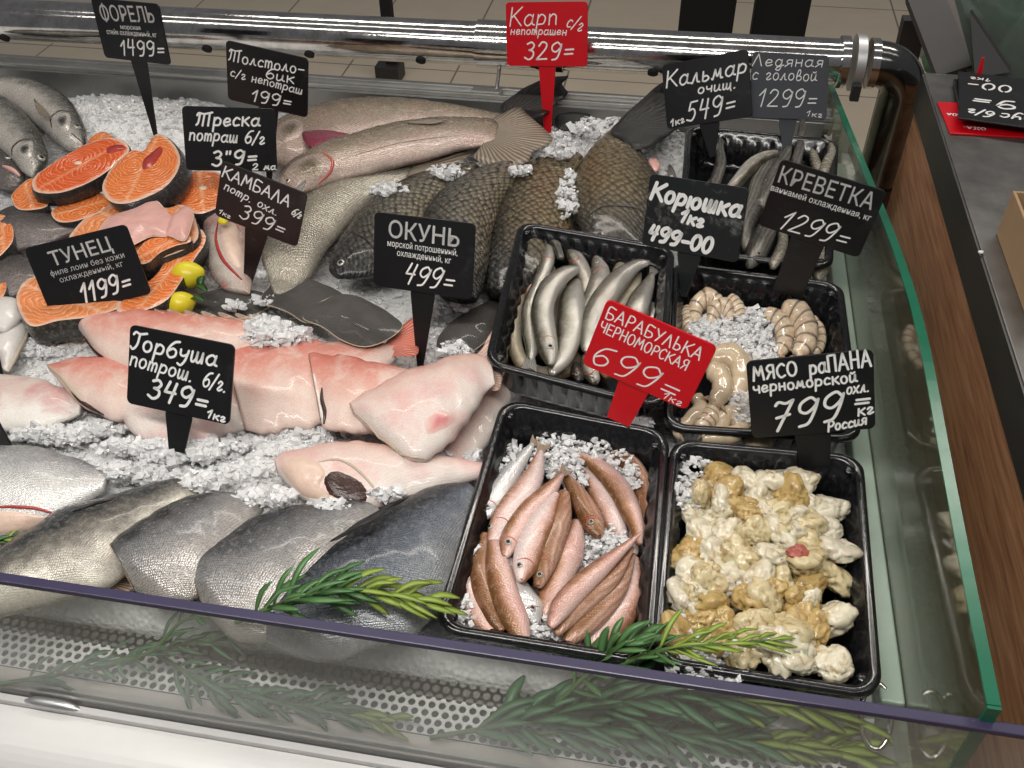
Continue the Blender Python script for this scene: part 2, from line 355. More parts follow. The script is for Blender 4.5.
def wood_mat():
    n = NT('wood_laminate'); g = n.geo(); mp = n.new('ShaderNodeMapping'); mp.inputs['Scale'].default_value = (6, 3.0, 46); mp.inputs['Rotation'].default_value = (math.radians(-3), 0, 0); n.l(g, mp.inputs[0])
    a = n.noise(mp.outputs[0], 3.2, 6, .62, .3)
    n.base(n.ramp(a, [(.3, (.26, .105, .05)), (.5, (.46, .215, .11)), (.7, (.60, .32, .18))])); n.set(rough=.42); n.bump(a, .0004, .4)
wood_mat()
def grille_mat():
    simple('grille_enamel', (.90, .90, .88), .35, vary=.03)
grille_mat()
def mottle():
    n = NT('green_mottle'); g = n.geo(); a = n.noise(g, 14, 5, .7, .8)
    n.base(n.ramp(a, [(.38, (.22, .28, .22)), (.5, (.04, .20, .10)), (.62, (.34, .40, .34))])); n.set(rough=.3)
mottle()
M = MATS

# ------------------------------------------------------------------ the setting
def struct(o): o['kind'] = 'structure'; return o
struct(box_obj('floor', (-6, -3, -1.06), (6, 8, -1.0), M['floor_tiles']))
XG = .212   # inner face of the side glass
YB = P(200, 105, 0).y   # foot of the tub's back wall

# display case, one thing with its panels
case = thing('display_case', 'refrigerated fish counter case with steel back ledge, white perforated grille and white front bumper', 'display case')
bm = bmesh.new(); box(bm, (-1.5, .37, -.09), (XG + .012, YB + .02, -.03)); bmo('bed_pan', bm, M['steel_tub'], case)
zt = .038
bm = bmesh.new(); box(bm, (-1.5, YB, -.08), (XG - .012, YB + .006, zt), .001); bmo('back_wall', bm, M['steel_tub'], case)
bm = bmesh.new(); box(bm, (-1.5, YB + .0065, zt - .012), (XG, YB + .028, zt - .002), .001)
box(bm, (-1.5, YB + .0065, zt - .001), (XG, YB + .012, zt + .006), .001); box(bm, (-1.5, YB + .0285, zt - .03), (XG, YB + .037, zt + .007), .002)
bmo('back_ledge', bm, M['steel_ledge'], case)
bm = bmesh.new(); box(bm, (-1.5, YB + .021, -.9), (XG, YB + .036, zt - .035)); bmo('rear_panel', bm, M['dark_frame'], case)

# perforated air grille: front flat strip folded down towards the bed, holes cut as real openings
def grille():
    zg = -.03; y0, y1 = .338, P(100, 612, zg).y
    pitch = .0082; r = .0031; V = []; Fc = []
    x0, x1 = -.80, XG - .028
    def cell(cx, cy, hx, hy, fz):
        N = 8; o = len(V)
        for k in range(N):
            a = math.pi / 4 * k + math.pi / 8
            V.append(fz(cx + r * math.cos(a), cy + r * math.sin(a)))
        # outer square ring: 8 pts
        sq = [(1, .414), (.414, 1), (-.414, 1), (-1, .414), (-1, -.414), (-.414, -1), (.414, -1), (1, -.414)]
        sq = [(hx * a, hy * b) for a, b in sq]
        for a, b in sq: V.append(fz(cx + a, cy + b))
        for k in range(N): Fc.append((o + k, o + (k + 1) % N, o + N + (k + 1) % N, o + N + k))
        cs = [(hx, hy, 0, 1), (-hx, hy, 2, 3), (-hx, -hy, 4, 5), (hx, -hy, 6, 7)]
        for a, b, i, j in cs:
            V.append(fz(cx + a, cy + b)); Fc.append((o + N + i, len(V) - 1, o + N + j))
        # thickness: short wall inside each hole
        o2 = len(V)
        for k in range(N):
            p = V[o + k]; V.append((p[0], p[1], p[2] - .0012))
        for k in range(N): Fc.append((o + (k + 1) % N, o + k, o2 + k, o2 + (k + 1) % N))
    fz0 = lambda x, y: (x, y, zg) if y < y1 else (x, y1 + (y - y1) * .75, zg - (y - y1) * .66)
    rows = int((y1 + .03 - y0) / (pitch * .87)) + 1
    for j in range(rows):
        y = y0 + .004 + j * pitch * .87
        nx = int((x1 - x0) / pitch)
        for i in range(nx):
            x = x0 + (i + (.5 if j % 2 else 0)) * pitch
            cell(x, y, pitch / 2, pitch * .87 / 2, fz0)
    me = mesh_of(V, Fc); return link('perforated_grille', me, M['grille_enamel'], case, smooth=False), y0, y1
g_, gy0, gy1 = grille()
bm = bmesh.new(); box(bm, (-1.2, gy0 - .012, -.085), (XG, .372, -.078)); bmo('gutter_floor', bm, M['steel_edge'], case)
# solid blank panel strips on the grille
YGD = .318
bm = bmesh.new(); box(bm, (-1.5, YGD + .003, -.034), (XG, gy0 - .0002, -.0302), .0008); bmo('front_strip', bm, M['beige_strip'], case)
bm = bmesh.new(); box(bm, (XG - .0275, gy0 + .001, -.034), (XG, .42, -.0302), .0008); bmo('side_strip', bm, M['beige_strip'], case)
bm = bmesh.new(); box(bm, (-1.5, YGD - .010, -.06), (XG + .16, YGD - .004, -.026), .001); box(bm, (-1.5, YGD + .0045, -.06), (XG + .16, YGD + .007, -.024), .0006)
bmo('guard_channel', bm, M['channel_grey'], case)
# white rounded bumper
prof = [(YGD - .0105, -.032), (YGD - .02, -.030), (YGD - .04, -.034), (YGD - .058, -.046), (YGD - .068, -.066), (YGD - .070, -.1), (YGD - .070, -.3), (YGD - .0105, -.3)]
pr_ = cr(prof[:6], 20); pr_ = [tuple(p) for p in pr_] + prof[6:]
V = []; Fc = []
for x in (-1.6, .7):
    for y, z in pr_: V.append((x, y, z))
n = len(pr_)
for i in range(n): Fc.append((i, (i + 1) % n, n + (i + 1) % n, n + i))
Fc += [tuple(range(n)), tuple(range(n, 2 * n))[::-1]]
mb = MB(); mb.add(V, Fc); mb.obj('front_bumper', M['white_enamel'], case, smooth=False)
# small metal clips where the guard stands in its channel
for (cx, cy) in ((53, 706), (640, 820)):
    c = P(cx, cy, -.028); mb = MB(); mb.add(*tube([c + Vector((-.025, 0, 0)), c + Vector((-.012, 0, .003)), c + Vector((.012, 0, .003)), c + Vector((.025, 0, 0))], [.0015, .0042, .0042, .0015], 10, True, 16))
    mb.obj('guard_clip', M['aluminium'], case)

# small chrome latch loop where the end glass meets the case
c = P(876, 716, .0); lp = [c + Vector((.011 * math.cos(t_), .020 * math.sin(t_), .012 * math.sin(t_))) for t_ in [math.pi * 2 * k / 24 for k in range(25)]]
mb = MB(); mb.add(*tube(lp, .0022, 10, False)); mb.obj('latch_loop', M['chrome'], case)

# clear front guard
gd = thing('front_guard', 'low clear acrylic guard panel with violet edge standing along the front of the counter', 'guard panel')
box_obj('acrylic_sheet', (-1.3, YGD - .0035, -.055), (.46, YGD + .0035, .1315), M['acrylic'], gd)
box_obj('edge', (-1.3, YGD - .0036, .1316), (.46, YGD + .0036, .1362), M['acrylic_edge'], gd, .0008, label='violet polished top edge')

# side glass with curved top profile
sg = thing('side_glass', 'upright green-edged glass end panel between trays and wooden counter', 'glass panel')
prof = [(1.40, .035), (1.25, .062), (1.02, .105), (.86, .135), (.78, .148), (.70, .158), (.62, .161), (.52, .156), (.42, .152), (.322, .150)]
pts = [tuple(p) for p in cr(prof, 40)] + [(.322, -.25), (1.40, -.25)]
def slab(pts, x0, x1):
    n = len(pts); V = [(x0, y, z) for y, z in pts] + [(x1, y, z) for y, z in pts]
    return V, [tuple(range(n)), tuple(range(n, 2 * n))[::-1]] + [(i, n + i, n + (i + 1) % n, (i + 1) % n) for i in range(n)]
V, Fc = slab(pts, XG, XG + .007)
me = mesh_of(V, Fc); o = link('glass_sheet', me, M['side_glass_mat'], sg, smooth=False)
ep = [(y, z) for y, z in pts[:41]] + [(.3215, -.25)]
V = []; Fc = []
for k, (y, z) in enumerate(ep[:41]):
    for dx, dz in ((-.0003, -.0004), (.0075, -.0004), (.0075, .0016), (-.0003, .0016)): V.append((XG + dx, y, z + dz))
o0 = len(V)
for k in range(40):
    for j in range(4): Fc.append((k * 4 + j, k * 4 + (j + 1) % 4, k * 4 + 4 + (j + 1) % 4, k * 4 + 4 + j))
Fc += [(0, 1, 2, 3), (160, 163, 162, 161)]
mb = MB(); mb.add(V, Fc); bmb = bmesh.new(); box(bmb, (XG - .0003, .3195, -.25), (XG + .0075, .3219, .151))
me2 = bpy.data.meshes.new('t'); bmb.to_mesh(me2); bmb.free()
mb.add([v.co[:] for v in me2.vertices], [tuple(p.vertices) for p in me2.polygons])
mb.obj('edge', M['glass_edge'], sg, smooth=False, label='bright green polished glass edge')
simple('sage_strip', (.36, .45, .38), .3, vary=.15, vscale=20)
struct(box_obj('trim_1', (XG - .018, .40, -.028), (XG - .0003, 1.20, .012), M['sage_strip'], None, .002))

# chrome rail: pipe with air holes, sleeve, clamp, elbow, upright
rail = thing('chrome_rail', 'polished chrome bumper pipe with air holes running behind the ice bed', 'rail')
ZP = .098
pa, pb = P(-60, 20, ZP), P(845, 86, ZP)
pm = P(845, 86, ZP)
pa = Vector((pa.x, P(100, 26, ZP).y, ZP)); pb = Vector((pb.x, P(840, 62, ZP).y, ZP))
rp = .0305
ax = (pb - pa).normalized()
V, Fc = tube([pa - ax * .4, pb], rp, 48); mb = MB(); mb.add(V, Fc); mb.obj('pipe', M['chrome'], rail)
def on_ax(px): # point of the axis seen at image x
    best = min((abs(proj(pa + ax * t)[0] - px), t) for t in np.linspace(-.3, 1.6, 1901)); return pa + ax * best[1]
s0, s1 = on_ax(478), on_ax(505 + 60)
mb = MB(); mb.add(*tube([s0, s1], rp + .0028, 48)); mb.obj('sleeve', M['chrome'], rail, smooth=True)
for px in (9, 211, 313, 424, 655):
    c = on_ax(px); ddir = Vector((0, -.80, -.60)).normalized()
    p = c + ddir * (rp + .0006)
    bm = bmesh.new(); bmesh.ops.create_cone(bm, cap_ends=True, segments=20, radius1=.0075, radius2=.0075, depth=.003)
    bmesh.ops.transform(bm, matrix=Matrix.Translation(p) @ ddir.to_track_quat('Z', 'X').to_matrix().to_4x4(), verts=bm.verts)
    bmo('air_hole', bm, M['dark_void'], rail)
c = on_ax(852)
mb = MB(); mb.add(*tube([on_ax(838), on_ax(846)], rp + .004, 40)); mb.add(*tube([on_ax(868), on_ax(876)], rp + .003, 40)); mb.obj('coupling', M['chrome'], rail)
mb = MB(); mb.add(*tube([on_ax(852), on_ax(861)], rp + .007, 40)); cl = mb.obj('clamp', M['aluminium'], rail, label='bright steel pipe clamp')
cc = on_ax(857); box_obj('bolt', (cc.x - .006, cc.y - .046, cc.z - .035), (cc.x + .006, cc.y - .036, cc.z - .012), M['dark_frame'], cl, .001)
e0 = on_ax(868); R_ = .042
ep_ = [e0]
for k in range(13):
    a = math.pi / 2 * k / 12; ep_.append(e0 + ax * (.012 + R_ * math.sin(a)) + Vector((0, 0, -R_ * (1 - math.cos(a)))))
simple('dark_chrome', (.20, .20, .19), .16, metal=1.0, vary=.5, vscale=25)
mb = MB(); mb.add(*tube(ep_, rp, 40)); mb.obj('elbow', M['dark_chrome'], rail, label='dark shiny elbow')
e1 = ep_[-1]
mb = MB(); mb.add(*tube([e1, e1 - Vector((0, 0, .87 + ZP - R_))], rp, 40)); mb.obj('upright', M['dark_chrome'], rail)
mb = MB(); mb.add(*tube([e1 - Vector((0, 0, .135)), e1 - Vector((0, 0, .15)), e1 - Vector((0, 0, .17))], [rp + .004, rp + .009, rp + .009], 40)); mb.obj('collar', M['dark_chrome'], rail)
# bracket rod between rail and ledge
br = s0.lerp(s1, .25); mb = MB(); mb.add(*tube([br - Vector((0, 0, rp)), Vector((br.x, YB + .026, zt + .006))], .0028, 12)); mb.obj('bracket_rod', M['aluminium'], rail)
box_obj('bracket_plate', (br.x - .035, YB + .013, zt - .0015), (br.x + .008, YB + .0283, zt + .008), M['aluminium'], rail, .001)

# neighbouring wooden counter with steel top
ctr = thing('side_counter', 'dark wood counter with scratched steel top at the right edge', 'counter')
ZC = .115; XC = .311
yb_ = P(919, 72, ZC).y
bm = bmesh.new(); box(bm, (XC, -.2, ZC - .035), (1.3, yb_, ZC), .0015); bmo('steel_top', bm, M['steel_top'], ctr)
bm = bmesh.new(); box(bm, (XC - .002, -.2, ZC - .050), (XC + .001, yb_, ZC - .002), .0008); bmo('edge_band', bm, M['steel_edge'], ctr)
bm = bmesh.new(); box(bm, (XC + .002, -.2, -1.0), (1.3, yb_ - .003, ZC - .036)); bmo('wood_panel', bm, M['wood_laminate'], ctr)

# far side of the aisle: dark trousers/legs of stand, framed pane
st = thing('display_stand', 'black stand with two slab legs on the floor beyond the chrome rail', 'stand')
def leg_slab(px0, px1, pxb0, pxb1, nm):
    z0 = -1.0; Yf = P((px0 + px1) / 2, 110, -.55).y
    a, b = PY(px0, 0, Yf), PY(px1, 0, Yf)
    box_obj(nm, (a.x, Yf, -1.0), (b.x, Yf + .10, -.05), M['cloth_black'], st, .004)
leg_slab(681, 737, 0, 0, 'leg'); leg_slab(757, 812, 0, 0, 'leg')
Yf = P(745, 110, -.55).y; a, b = PY(675, 0, Yf), PY(815, 0, Yf)
box_obj('top_panel', (a.x, Yf - .02, -.05), (b.x, Yf + .3, -.02), M['cloth_black'], st, .004)
pp = thing('floor_post', 'slim black post standing on beige floor behind the chrome rail', 'post')
q = P(392, 72, -.97); box_obj('foot', (q.x - .055, q.y - .05, -.999), (q.x + .04, q.y + .05, -.93), M['dark_frame'], pp, .004)
q2 = PY(386, 5, q.y); box_obj('shaft', (q2.x - .02, q.y - .02, -.9295), (q2.x + .022, q.y + .02, .1), M['cloth_black'], pp, .002)

fr = thing('dark_framed_cabinet', 'dark metal frame with glass pane beyond the steel counter top', 'cabinet')
def beam(p, q, wd, th, nm, mat, par):
    V = []; d = (q - p).normalized(); s = d.cross(Vector((0, -1, .3))).normalized(); u = s.cross(d).normalized()
    for e in (p, q):
        for i, j in ((-1, -1), (1, -1), (1, 1), (-1, 1)): V.append(e + s * wd * i + u * th * j)
    mb = MB(); mb.add(V, [(0, 1, 2, 3), (4, 7, 6, 5), (0, 4, 5, 1), (1, 5, 6, 2), (2, 6, 7, 3), (3, 7, 4, 0)]); return mb.obj(nm, mat, par, smooth=False)
YF = yb_ + .12
beam(PY(922, -8, YF + .15), PY(955, 76, YF), .024, .012, 'frame_post', M['dark_frame'], fr)
beam(PY(946, -8, YF + .14), PY(976, 82, YF - .01), .010, .012, 'frame_post', simple('brown_frame', (.05, .032, .025), .4), fr)
beam(PY(915, 18, YF + .2), PY(905, 60, YF + .2), .018, .012, 'frame_brace', M['dark_frame'], fr)
V = [PY(952, -10, YF + .02), PY(1040, -10, YF + .05), PY(1040, 96, YF - .07), PY(975, 78, YF - .05)]
V += [v + Vector((.01, .02, 0)) for v in V]
mb = MB(); mb.add(V, [(3, 2, 1, 0), (4, 5, 6, 7), (0, 1, 5, 4), (1, 2, 6, 5), (2, 3, 7, 6), (3, 0, 4, 7)]); mb.obj('glass_pane', M['dark_glass'], fr, smooth=False)
V = [PY(970, 12, YF - .01), PY(1010, 72, YF - .06), PY(975, 78, YF - .06)]
V += [v + Vector((.004, .012, 0)) for v in V]
mb = MB(); mb.add(V, [(2, 1, 0), (3, 4, 5), (0, 1, 4, 3), (1, 2, 5, 4), (2, 0, 3, 5)]); mb.obj('gusset', M['dark_frame'], fr, smooth=False)
bm = bmesh.new(); bmesh.ops.create_icosphere(bm, subdivisions=4, radius=.16)
c = PY(1025, 28, YF + .4)
for v in bm.verts: v.co = c + v.co * (1 + .35 * noise.noise(v.co * 14))
tag(bmo('green_mound', bm, M['green_mottle'], None, True), 'dark green mottled mound seen behind the framed glass pane', 'green_shape')  # plain mottled mound for a green shape of unknown kind

# ------------------------------------------------------------------ ice bed
HEAPS = [  # image position, radius (m), extra height (m)
    (180, 115, .10, .012), (120, 108, .10, .010), (560, 150, .07, .025), (600, 120, .05, .020), (568, 205, .030, .050), (450, 300, .05, .012),
    (440, 255, .05, .02), (60, 345, .06, .010), (270, 435, .10, .014), (180, 470, .10, .012), (330, 470, .05, .010), (60, 430, .08, .010), (280, 495, .07, .010), (250, 335, .05, .020),
    (450, 345, .05, .010), (660, 150, .05, .03), (430, 480, .05, .008), (240, 510, .05, .008), (400, 190, .03, .03), (350, 500, .05, .010)]
HP = [(P(x, y, 0), r, h) for x, y, r, h in HEAPS]
def ice_h(x, y):
    z = -.004 + .007 * noise.noise(Vector((x * 14, y * 14, 0))) + .0035 * noise.noise(Vector((x * 50, y * 50, 3)))
    for c, r, h in HP:
        d = ((x - c.x) ** 2 + (y - c.y) ** 2) / (r * r)
        if d < 6: z += h * math.exp(-d * 1.4)
    return z
X0, X1, Y0, Y1 = -1.3, XG - .019, .385, YB - .0005
nx, ny = 300, 190
V = []; Fc = []
for j in range(ny + 1):
    for i in range(nx + 1):
        x = X0 + (X1 - X0) * i / nx; y = Y0 + (Y1 - Y0) * j / ny
        z = ice_h(x, y) + .0015 * noise.noise(Vector((x * 160, y * 160, 5)))
        if y < .40: z -= (.40 - y) * 1.0
        if x > -.17 and y < .95 and x > -.17 + (y > .66) * -.02: z = min(z, -.006)
        V.append((x, y, z))
for j in range(ny):
    for i in range(nx):
        a = j * (nx + 1) + i; Fc.append((a, a + 1, a + nx + 2, a + nx + 1))
# skirt so the bed is a solid slab
ring = [i for i in range(nx + 1)] + [j * (nx + 1) + nx for j in range(1, ny + 1)] + [ny * (nx + 1) + i for i in range(nx - 1, -1, -1)] + [j * (nx + 1) for j in range(ny - 1, 0, -1)]
o0 = len(V); V += [(V[i][0], V[i][1], -.0298) for i in ring]; L_ = len(ring)
for k in range(L_): Fc.append((ring[k], o0 + k, o0 + (k + 1) % L_, ring[(k + 1) % L_]))
mb = MB(); mb.add(V, Fc); ib = mb.obj('ice_bed', M['ice']); tag(ib, 'bed of crushed ice covering the whole counter under the fish', 'ice', kind='stuff')

PHI = (1 + 5 ** .5) / 2
_bm = bmesh.new(); bmesh.ops.create_icosphere(_bm, subdivisions=1, radius=1)
ICO_V = [v.co.copy() for v in _bm.verts]; ICO_F = [tuple(v.index for v in f.verts) for f in _bm.faces]; _bm.free()
BOXF = [(0, 1, 3, 2), (4, 6, 7, 5), (0, 4, 5, 1), (2, 3, 7, 6), (0, 2, 6, 4), (1, 5, 7, 3)]
def chip(c, s, rnd):
    M3 = Matrix.Rotation(rnd.random() * 6.3, 3, 'X') @ Matrix.Rotation(rnd.random() * 6.3, 3, 'Z')
    sc = Vector((rnd.uniform(.7, 1.4), rnd.uniform(.6, 1.1), rnd.uniform(.45, .9))) * s
    if rnd.random() < .5:
        sh = rnd.uniform(-.35, .35)
        return [c + M3 @ Vector(((x + sh * z) * sc.x * rnd.uniform(.35, 1.15) * .9, (y - sh * x * .5) * sc.y * rnd.uniform(.35, 1.15) * .9, z * sc.z * rnd.uniform(.35, 1.15) * .9)) for x in (-1, 1) for y in (-1, 1) for z in (-1, 1)], BOXF
    return [c + M3 @ Vector((v.x * sc.x * rnd.uniform(.55, 1.3), v.y * sc.y * rnd.uniform(.55, 1.3), v.z * sc.z * rnd.uniform(.55, 1.3))) for v in ICO_V], ICO_F
def chips(cents, name, label, smin=.0013, smax=.0052, rnd=RND, mat='ice_chip'):
    V = []; Fc = []
    for c in cents:
        s = smin + (smax - smin) * rnd.random() ** 2.2
        v, f = chip(c, s, rnd); o = len(V); V += v; Fc += [tuple(q + o for q in g) for g in f]
    o = link(name, mesh_of(V, Fc), M[mat], None, smooth=False)
    return tag(o, label, 'ice', kind='stuff')
cs = []
for k in range(17000):
    x = RND.uniform(-1.0, X1 - .006); y = RND.uniform(Y0 + .012, Y1 - .006)
    px = proj((x, y, 0))
    if px[0] < -30: continue
    if x > -.15 and y < .90: continue
    cs.append(Vector((x, y, ice_h(x, y) + RND.uniform(-.001, .001))))
for c, r, h in HP:
    for k in range(int(260 * (r / .06) ** 1.3)):
        a = RND.random() * 6.283; d = r * abs(RND.gauss(0, .55)); x = c.x + math.cos(a) * d; y = c.y + math.sin(a) * d
        if x > X1 - .006 or y > Y1 - .006 or y < Y0 + .012 or (x > -.15 and y < .9): continue
        cs.append(Vector((x, y, ice_h(x, y) + RND.uniform(0, .004))))
chips(cs, 'ice_chips', 'loose clear ice chips scattered over the ice bed')
#PART2
# ------------------------------------------------------------------ fish building
def loft_data(st, z, n=44, ring=22, sup=.85, cap0=False, rough=0.0):
    """st: (dorsal px, ventral px, thickness m[, dz]); body between two outlines seen in plan on plane z, real 3-D thickness"""
    rows = []
    for s in st:
        dz = s[3] if len(s) > 3 else 0
        D = P(s[0][0], s[0][1], z + dz); Vv = P(s[1][0], s[1][1], z + dz)
        rows.append(tuple(D) + tuple(Vv) + (s[2],))
    rows = cr(rows, n)
    V, U, Mm = [], [], []
    acc = 0; prev = None; tot = 0; cs_ = [(Vector(r[:3]) + Vector(r[3:6])) / 2 for r in rows]
    for i in range(1, len(cs_)): tot += (cs_[i] - cs_[i - 1]).length
    for i, r in enumerate(rows):
        c = cs_[i]; h = (Vector(r[3:6]) - Vector(r[:3])) / 2; t = max(r[6], .0004) / 2
        if i: acc += (c - cs_[i - 1]).length
        for k in range(ring):
            a = 2 * math.pi * k / ring
            sn, co = math.sin(a), math.cos(a)
            zz = (abs(sn) ** sup) * (1 if sn >= 0 else -1) * t
            q = c - h * co + Vector((0, 0, zz))
            if rough: q = c + (q - c) * (1 + rough * (noise.noise(q * 38) + .5 * noise.noise(q * 95) - .7 * max(0, .12 - abs(noise.noise(q * 22 + Vector((7, 0, 0))))) / .12 * .4)); 
            V.append(q)
            v = (1 - co) / 2
            vv = math.acos(max(-1, min(1, co))) / math.pi
            U.append((acc / max(tot, 1e-6), vv)); Mm.append((acc, vv * (h.length * 2 + t) * 1.1 + (0 if sn >= 0 else .31)))
    Fc = []
    N = len(rows)
    for i in range(N - 1):
        for k in range(ring):
            Fc.append((i * ring + k, i * ring + (k + 1) % ring, (i + 1) * ring + (k + 1) % ring, (i + 1) * ring + k))
    Fc.append(tuple((N - 1) * ring + k for k in range(ring)))
    if not cap0: Fc.append(tuple(range(ring))[::-1])
    return V, Fc, U, Mm, rows
class Body:
    def __init__(s, parent, st, z, mat, name='body', **k):
        V, Fc, U, Mm, rows = loft_data(st, z, **k)
        s.me = mesh_of(V, Fc, {'uv': U, 'm': Mm}); s.o = link(name, s.me, M[mat], parent); s.z = z; s.rows = rows; s.parent = parent
        s.V = V; s.ring = k.get('ring', 22)
        s.bvh = BVHTree.FromPolygons([tuple(v) for v in V], Fc)
    def hit(s, x, y):
        d = Vector(ray(x, y)).normalized(); h = s.bvh.ray_cast(Vector(CC), d)
        if h[0] is None:
            p = P(x, y, s.z); q = s.bvh.find_nearest(p); return q[0], q[1]
        return h[0], h[1] if h[1].dot(d) < 0 else -h[1]
EYE = {}
def eye(b, x, y, r, ring='eye_ring'):
    p, n = b.hit(x, y)
    e = EYE.get((round(r, 5), ring))
    def dome(rr, hh, nm):
        bm = bmesh.new(); bmesh.ops.create_uvsphere(bm, u_segments=14, v_segments=8, radius=rr)
        for v in bm.verts: v.co.z *= hh
        me = bpy.data.meshes.new(nm); bm.to_mesh(me); bm.free(); return me
    if e is None:
        a = dome(r, .45, 'e'); a.materials.append(M[ring]); c = dome(r * .68, .55, 'p'); c.materials.append(M['pupil'])
        for m_ in (a, c): m_.polygons.foreach_set('use_smooth', [True] * len(m_.polygons))
        e = EYE[(round(r, 5), ring)] = (a, c)
    mt = Matrix.Translation(p + n * r * .05) @ n.to_track_quat('Z', 'Y').to_matrix().to_4x4()
    o = bpy.data.objects.new('eye', e[0]); COL.objects.link(o); o.parent = b.parent; o.matrix_local = Matrix.Translation(-b.parent.location) @ mt
    c = bpy.data.objects.new('pupil', e[1]); COL.objects.link(c); c.parent = o; c.location = (0, 0, r * .17)
    return o
def fin(parent, px, z, mat, name='fin', th=.0012, fan=None, lift=0, sub=5):
    """fin: outline in the image on plane z (or (x, y, z) entries), real thickness, slightly wavy, rays as relief"""
    pts = [P(p[0], p[1], p[2] if len(p) > 2 else z) for p in px]
    pts = [Vector(q) for q in crc([tuple(p) for p in pts], sub)]
    c = sum(pts, Vector()) / len(pts)
    if fan is None: fan = (pts[0] + pts[-1]) / 2
    else: fan = P(fan[0], fan[1], z)
    ax_ = (c - fan).normalized() if (c - fan).length > 1e-5 else Vector((1, 0, 0))
    V, U = [], []
    rings = 5
    for s_ in (1, -1):
        V.append(c + Vector((0, 0, s_ * th / 2 + lift)))
        for r_ in range(1, rings + 1):
            for k, p in enumerate(pts):
                q = c.lerp(p, r_ / rings); w_ = .0006 * math.sin(k * 1.3) * (r_ / rings)
                V.append(q + Vector((0, 0, s_ * th / 2 * (1 - (r_ / rings) ** 3 * .85) + lift * (1 - r_ / rings) + w_)))
    for v in V:
        d = v - fan; ang = math.atan2(d.x * ax_.y - d.y * ax_.x, max(1e-6, abs(d.dot(ax_)) + .004)); U.append((d.length * 20, ang * 2.2))
    n_ = len(pts); Fc = []; H_ = 1 + rings * n_
    for s_ in (0, 1):
        o = s_ * H_
        for k in range(n_):
            f = (o, o + 1 + k, o + 1 + (k + 1) % n_); Fc.append(f if s_ == 0 else f[::-1])
        for r_ in range(rings - 1):
            for k in range(n_):
                a = o + 1 + r_ * n_ + k; b = o + 1 + r_ * n_ + (k + 1) % n_; f = (a, a + n_, b + n_, b); Fc.append(f if s_ == 0 else f[::-1])
    for k in range(n_):
        a = 1 + (rings - 1) * n_ + k; b = 1 + (rings - 1) * n_ + (k + 1) % n_; Fc.append((a, a + H_, b + H_, b))
    return link(name, mesh_of(V, Fc, {'uv': U, 'm': U}), M[mat], parent)
def patch(b, px, mat, name, raise_=.0008, sub=4, bulge=.0):
    """a raised plate (gill cover, flap, mark with thickness) lying on the body surface"""
    outl = crc(px, sub); cx = sum(p[0] for p in outl) / len(outl); cy = sum(p[1] for p in outl) / len(outl)
    V, U = [], []; R__ = 5
    def add(x, y, f):
        p, n_ = b.hit(x, y); V.append(p + Vector((0, 0, 1)) * (raise_ * (1 - f ** 4) + bulge * (1 - f * f)) - n_ * .0004 * (f == 1)); U.append((f, f))
    add(cx, cy, 0)
    for r_ in range(1, R__ + 1):
        for p in outl: add(cx + (p[0] - cx) * r_ / R__, cy + (p[1] - cy) * r_ / R__, r_ / R__)
    n_ = len(outl); Fc = [(0, 1 + k, 1 + (k + 1) % n_) for k in range(n_)]
    for r_ in range(R__ - 1):
        for k in range(n_):
            a = 1 + r_ * n_ + k; c = 1 + r_ * n_ + (k + 1) % n_; Fc.append((a, a + n_, c + n_, c))
    return link(name, mesh_of(V, Fc, {'uv': U, 'm': [(v.x, v.y) for v in V]}), M[mat], b.parent)
def crease(b, px, mat, name, r=.0008, n=16, lift=0):
    q = cr(px, n); pts = [b.hit(p[0], p[1])[0] + Vector((0, 0, lift)) for p in q]
    rr = [r * (.35 + .65 * math.sin(math.pi * (i + .5) / (n + 1))) for i in range(n + 1)]
    mb = MB(); mb.add(*tube(pts, rr, 8)); return mb.obj(name, M[mat], b.parent)
def cut_cap(b, mat='cut_flesh', name='cut_face', depth=.004, hole=None):
    """flesh on the open (cut) end of the body, dished in a little, bone in its middle"""
    ring = b.ring; R0 = [Vector(v) for v in b.V[:ring]]; R1 = [Vector(v) for v in b.V[ring:2 * ring]]
    c = sum(R0, Vector()) / ring; d = (sum(R1, Vector()) / ring - c).normalized()
    V = []; rr = [1.0, .93, .7, .4, .12]
    for i, r_ in enumerate(rr):
        for p in R0: V.append(c + (p - c) * r_ - d * (.0006 if i == 0 else 0.0012) + d * depth * (1 - r_) * .8)
    V.append(c + d * depth); Fc = []
    for i in range(len(rr) - 1):
        for k in range(ring): Fc.append((i * ring + k, i * ring + (k + 1) % ring, (i + 1) * ring + (k + 1) % ring, (i + 1) * ring + k))
    l = len(V) - 1
    for k in range(ring): Fc.append(((len(rr) - 1) * ring + k, (len(rr) - 1) * ring + (k + 1) % ring, l))
    return link(name, mesh_of(V, Fc), M[mat], b.parent)
def big(label, st, z, mat, cat='fish', name='whole_fish', group=None, **k):
    t = thing(name, label, cat, group); k.setdefault('rough', .055); k.setdefault('sup', 1.1)
    st = [tuple(s_[:2]) + (s_[2] * .74,) + tuple(s_[3:]) for s_ in st]; return t, Body(t, st, z, mat, n=64, ring=30, **k)

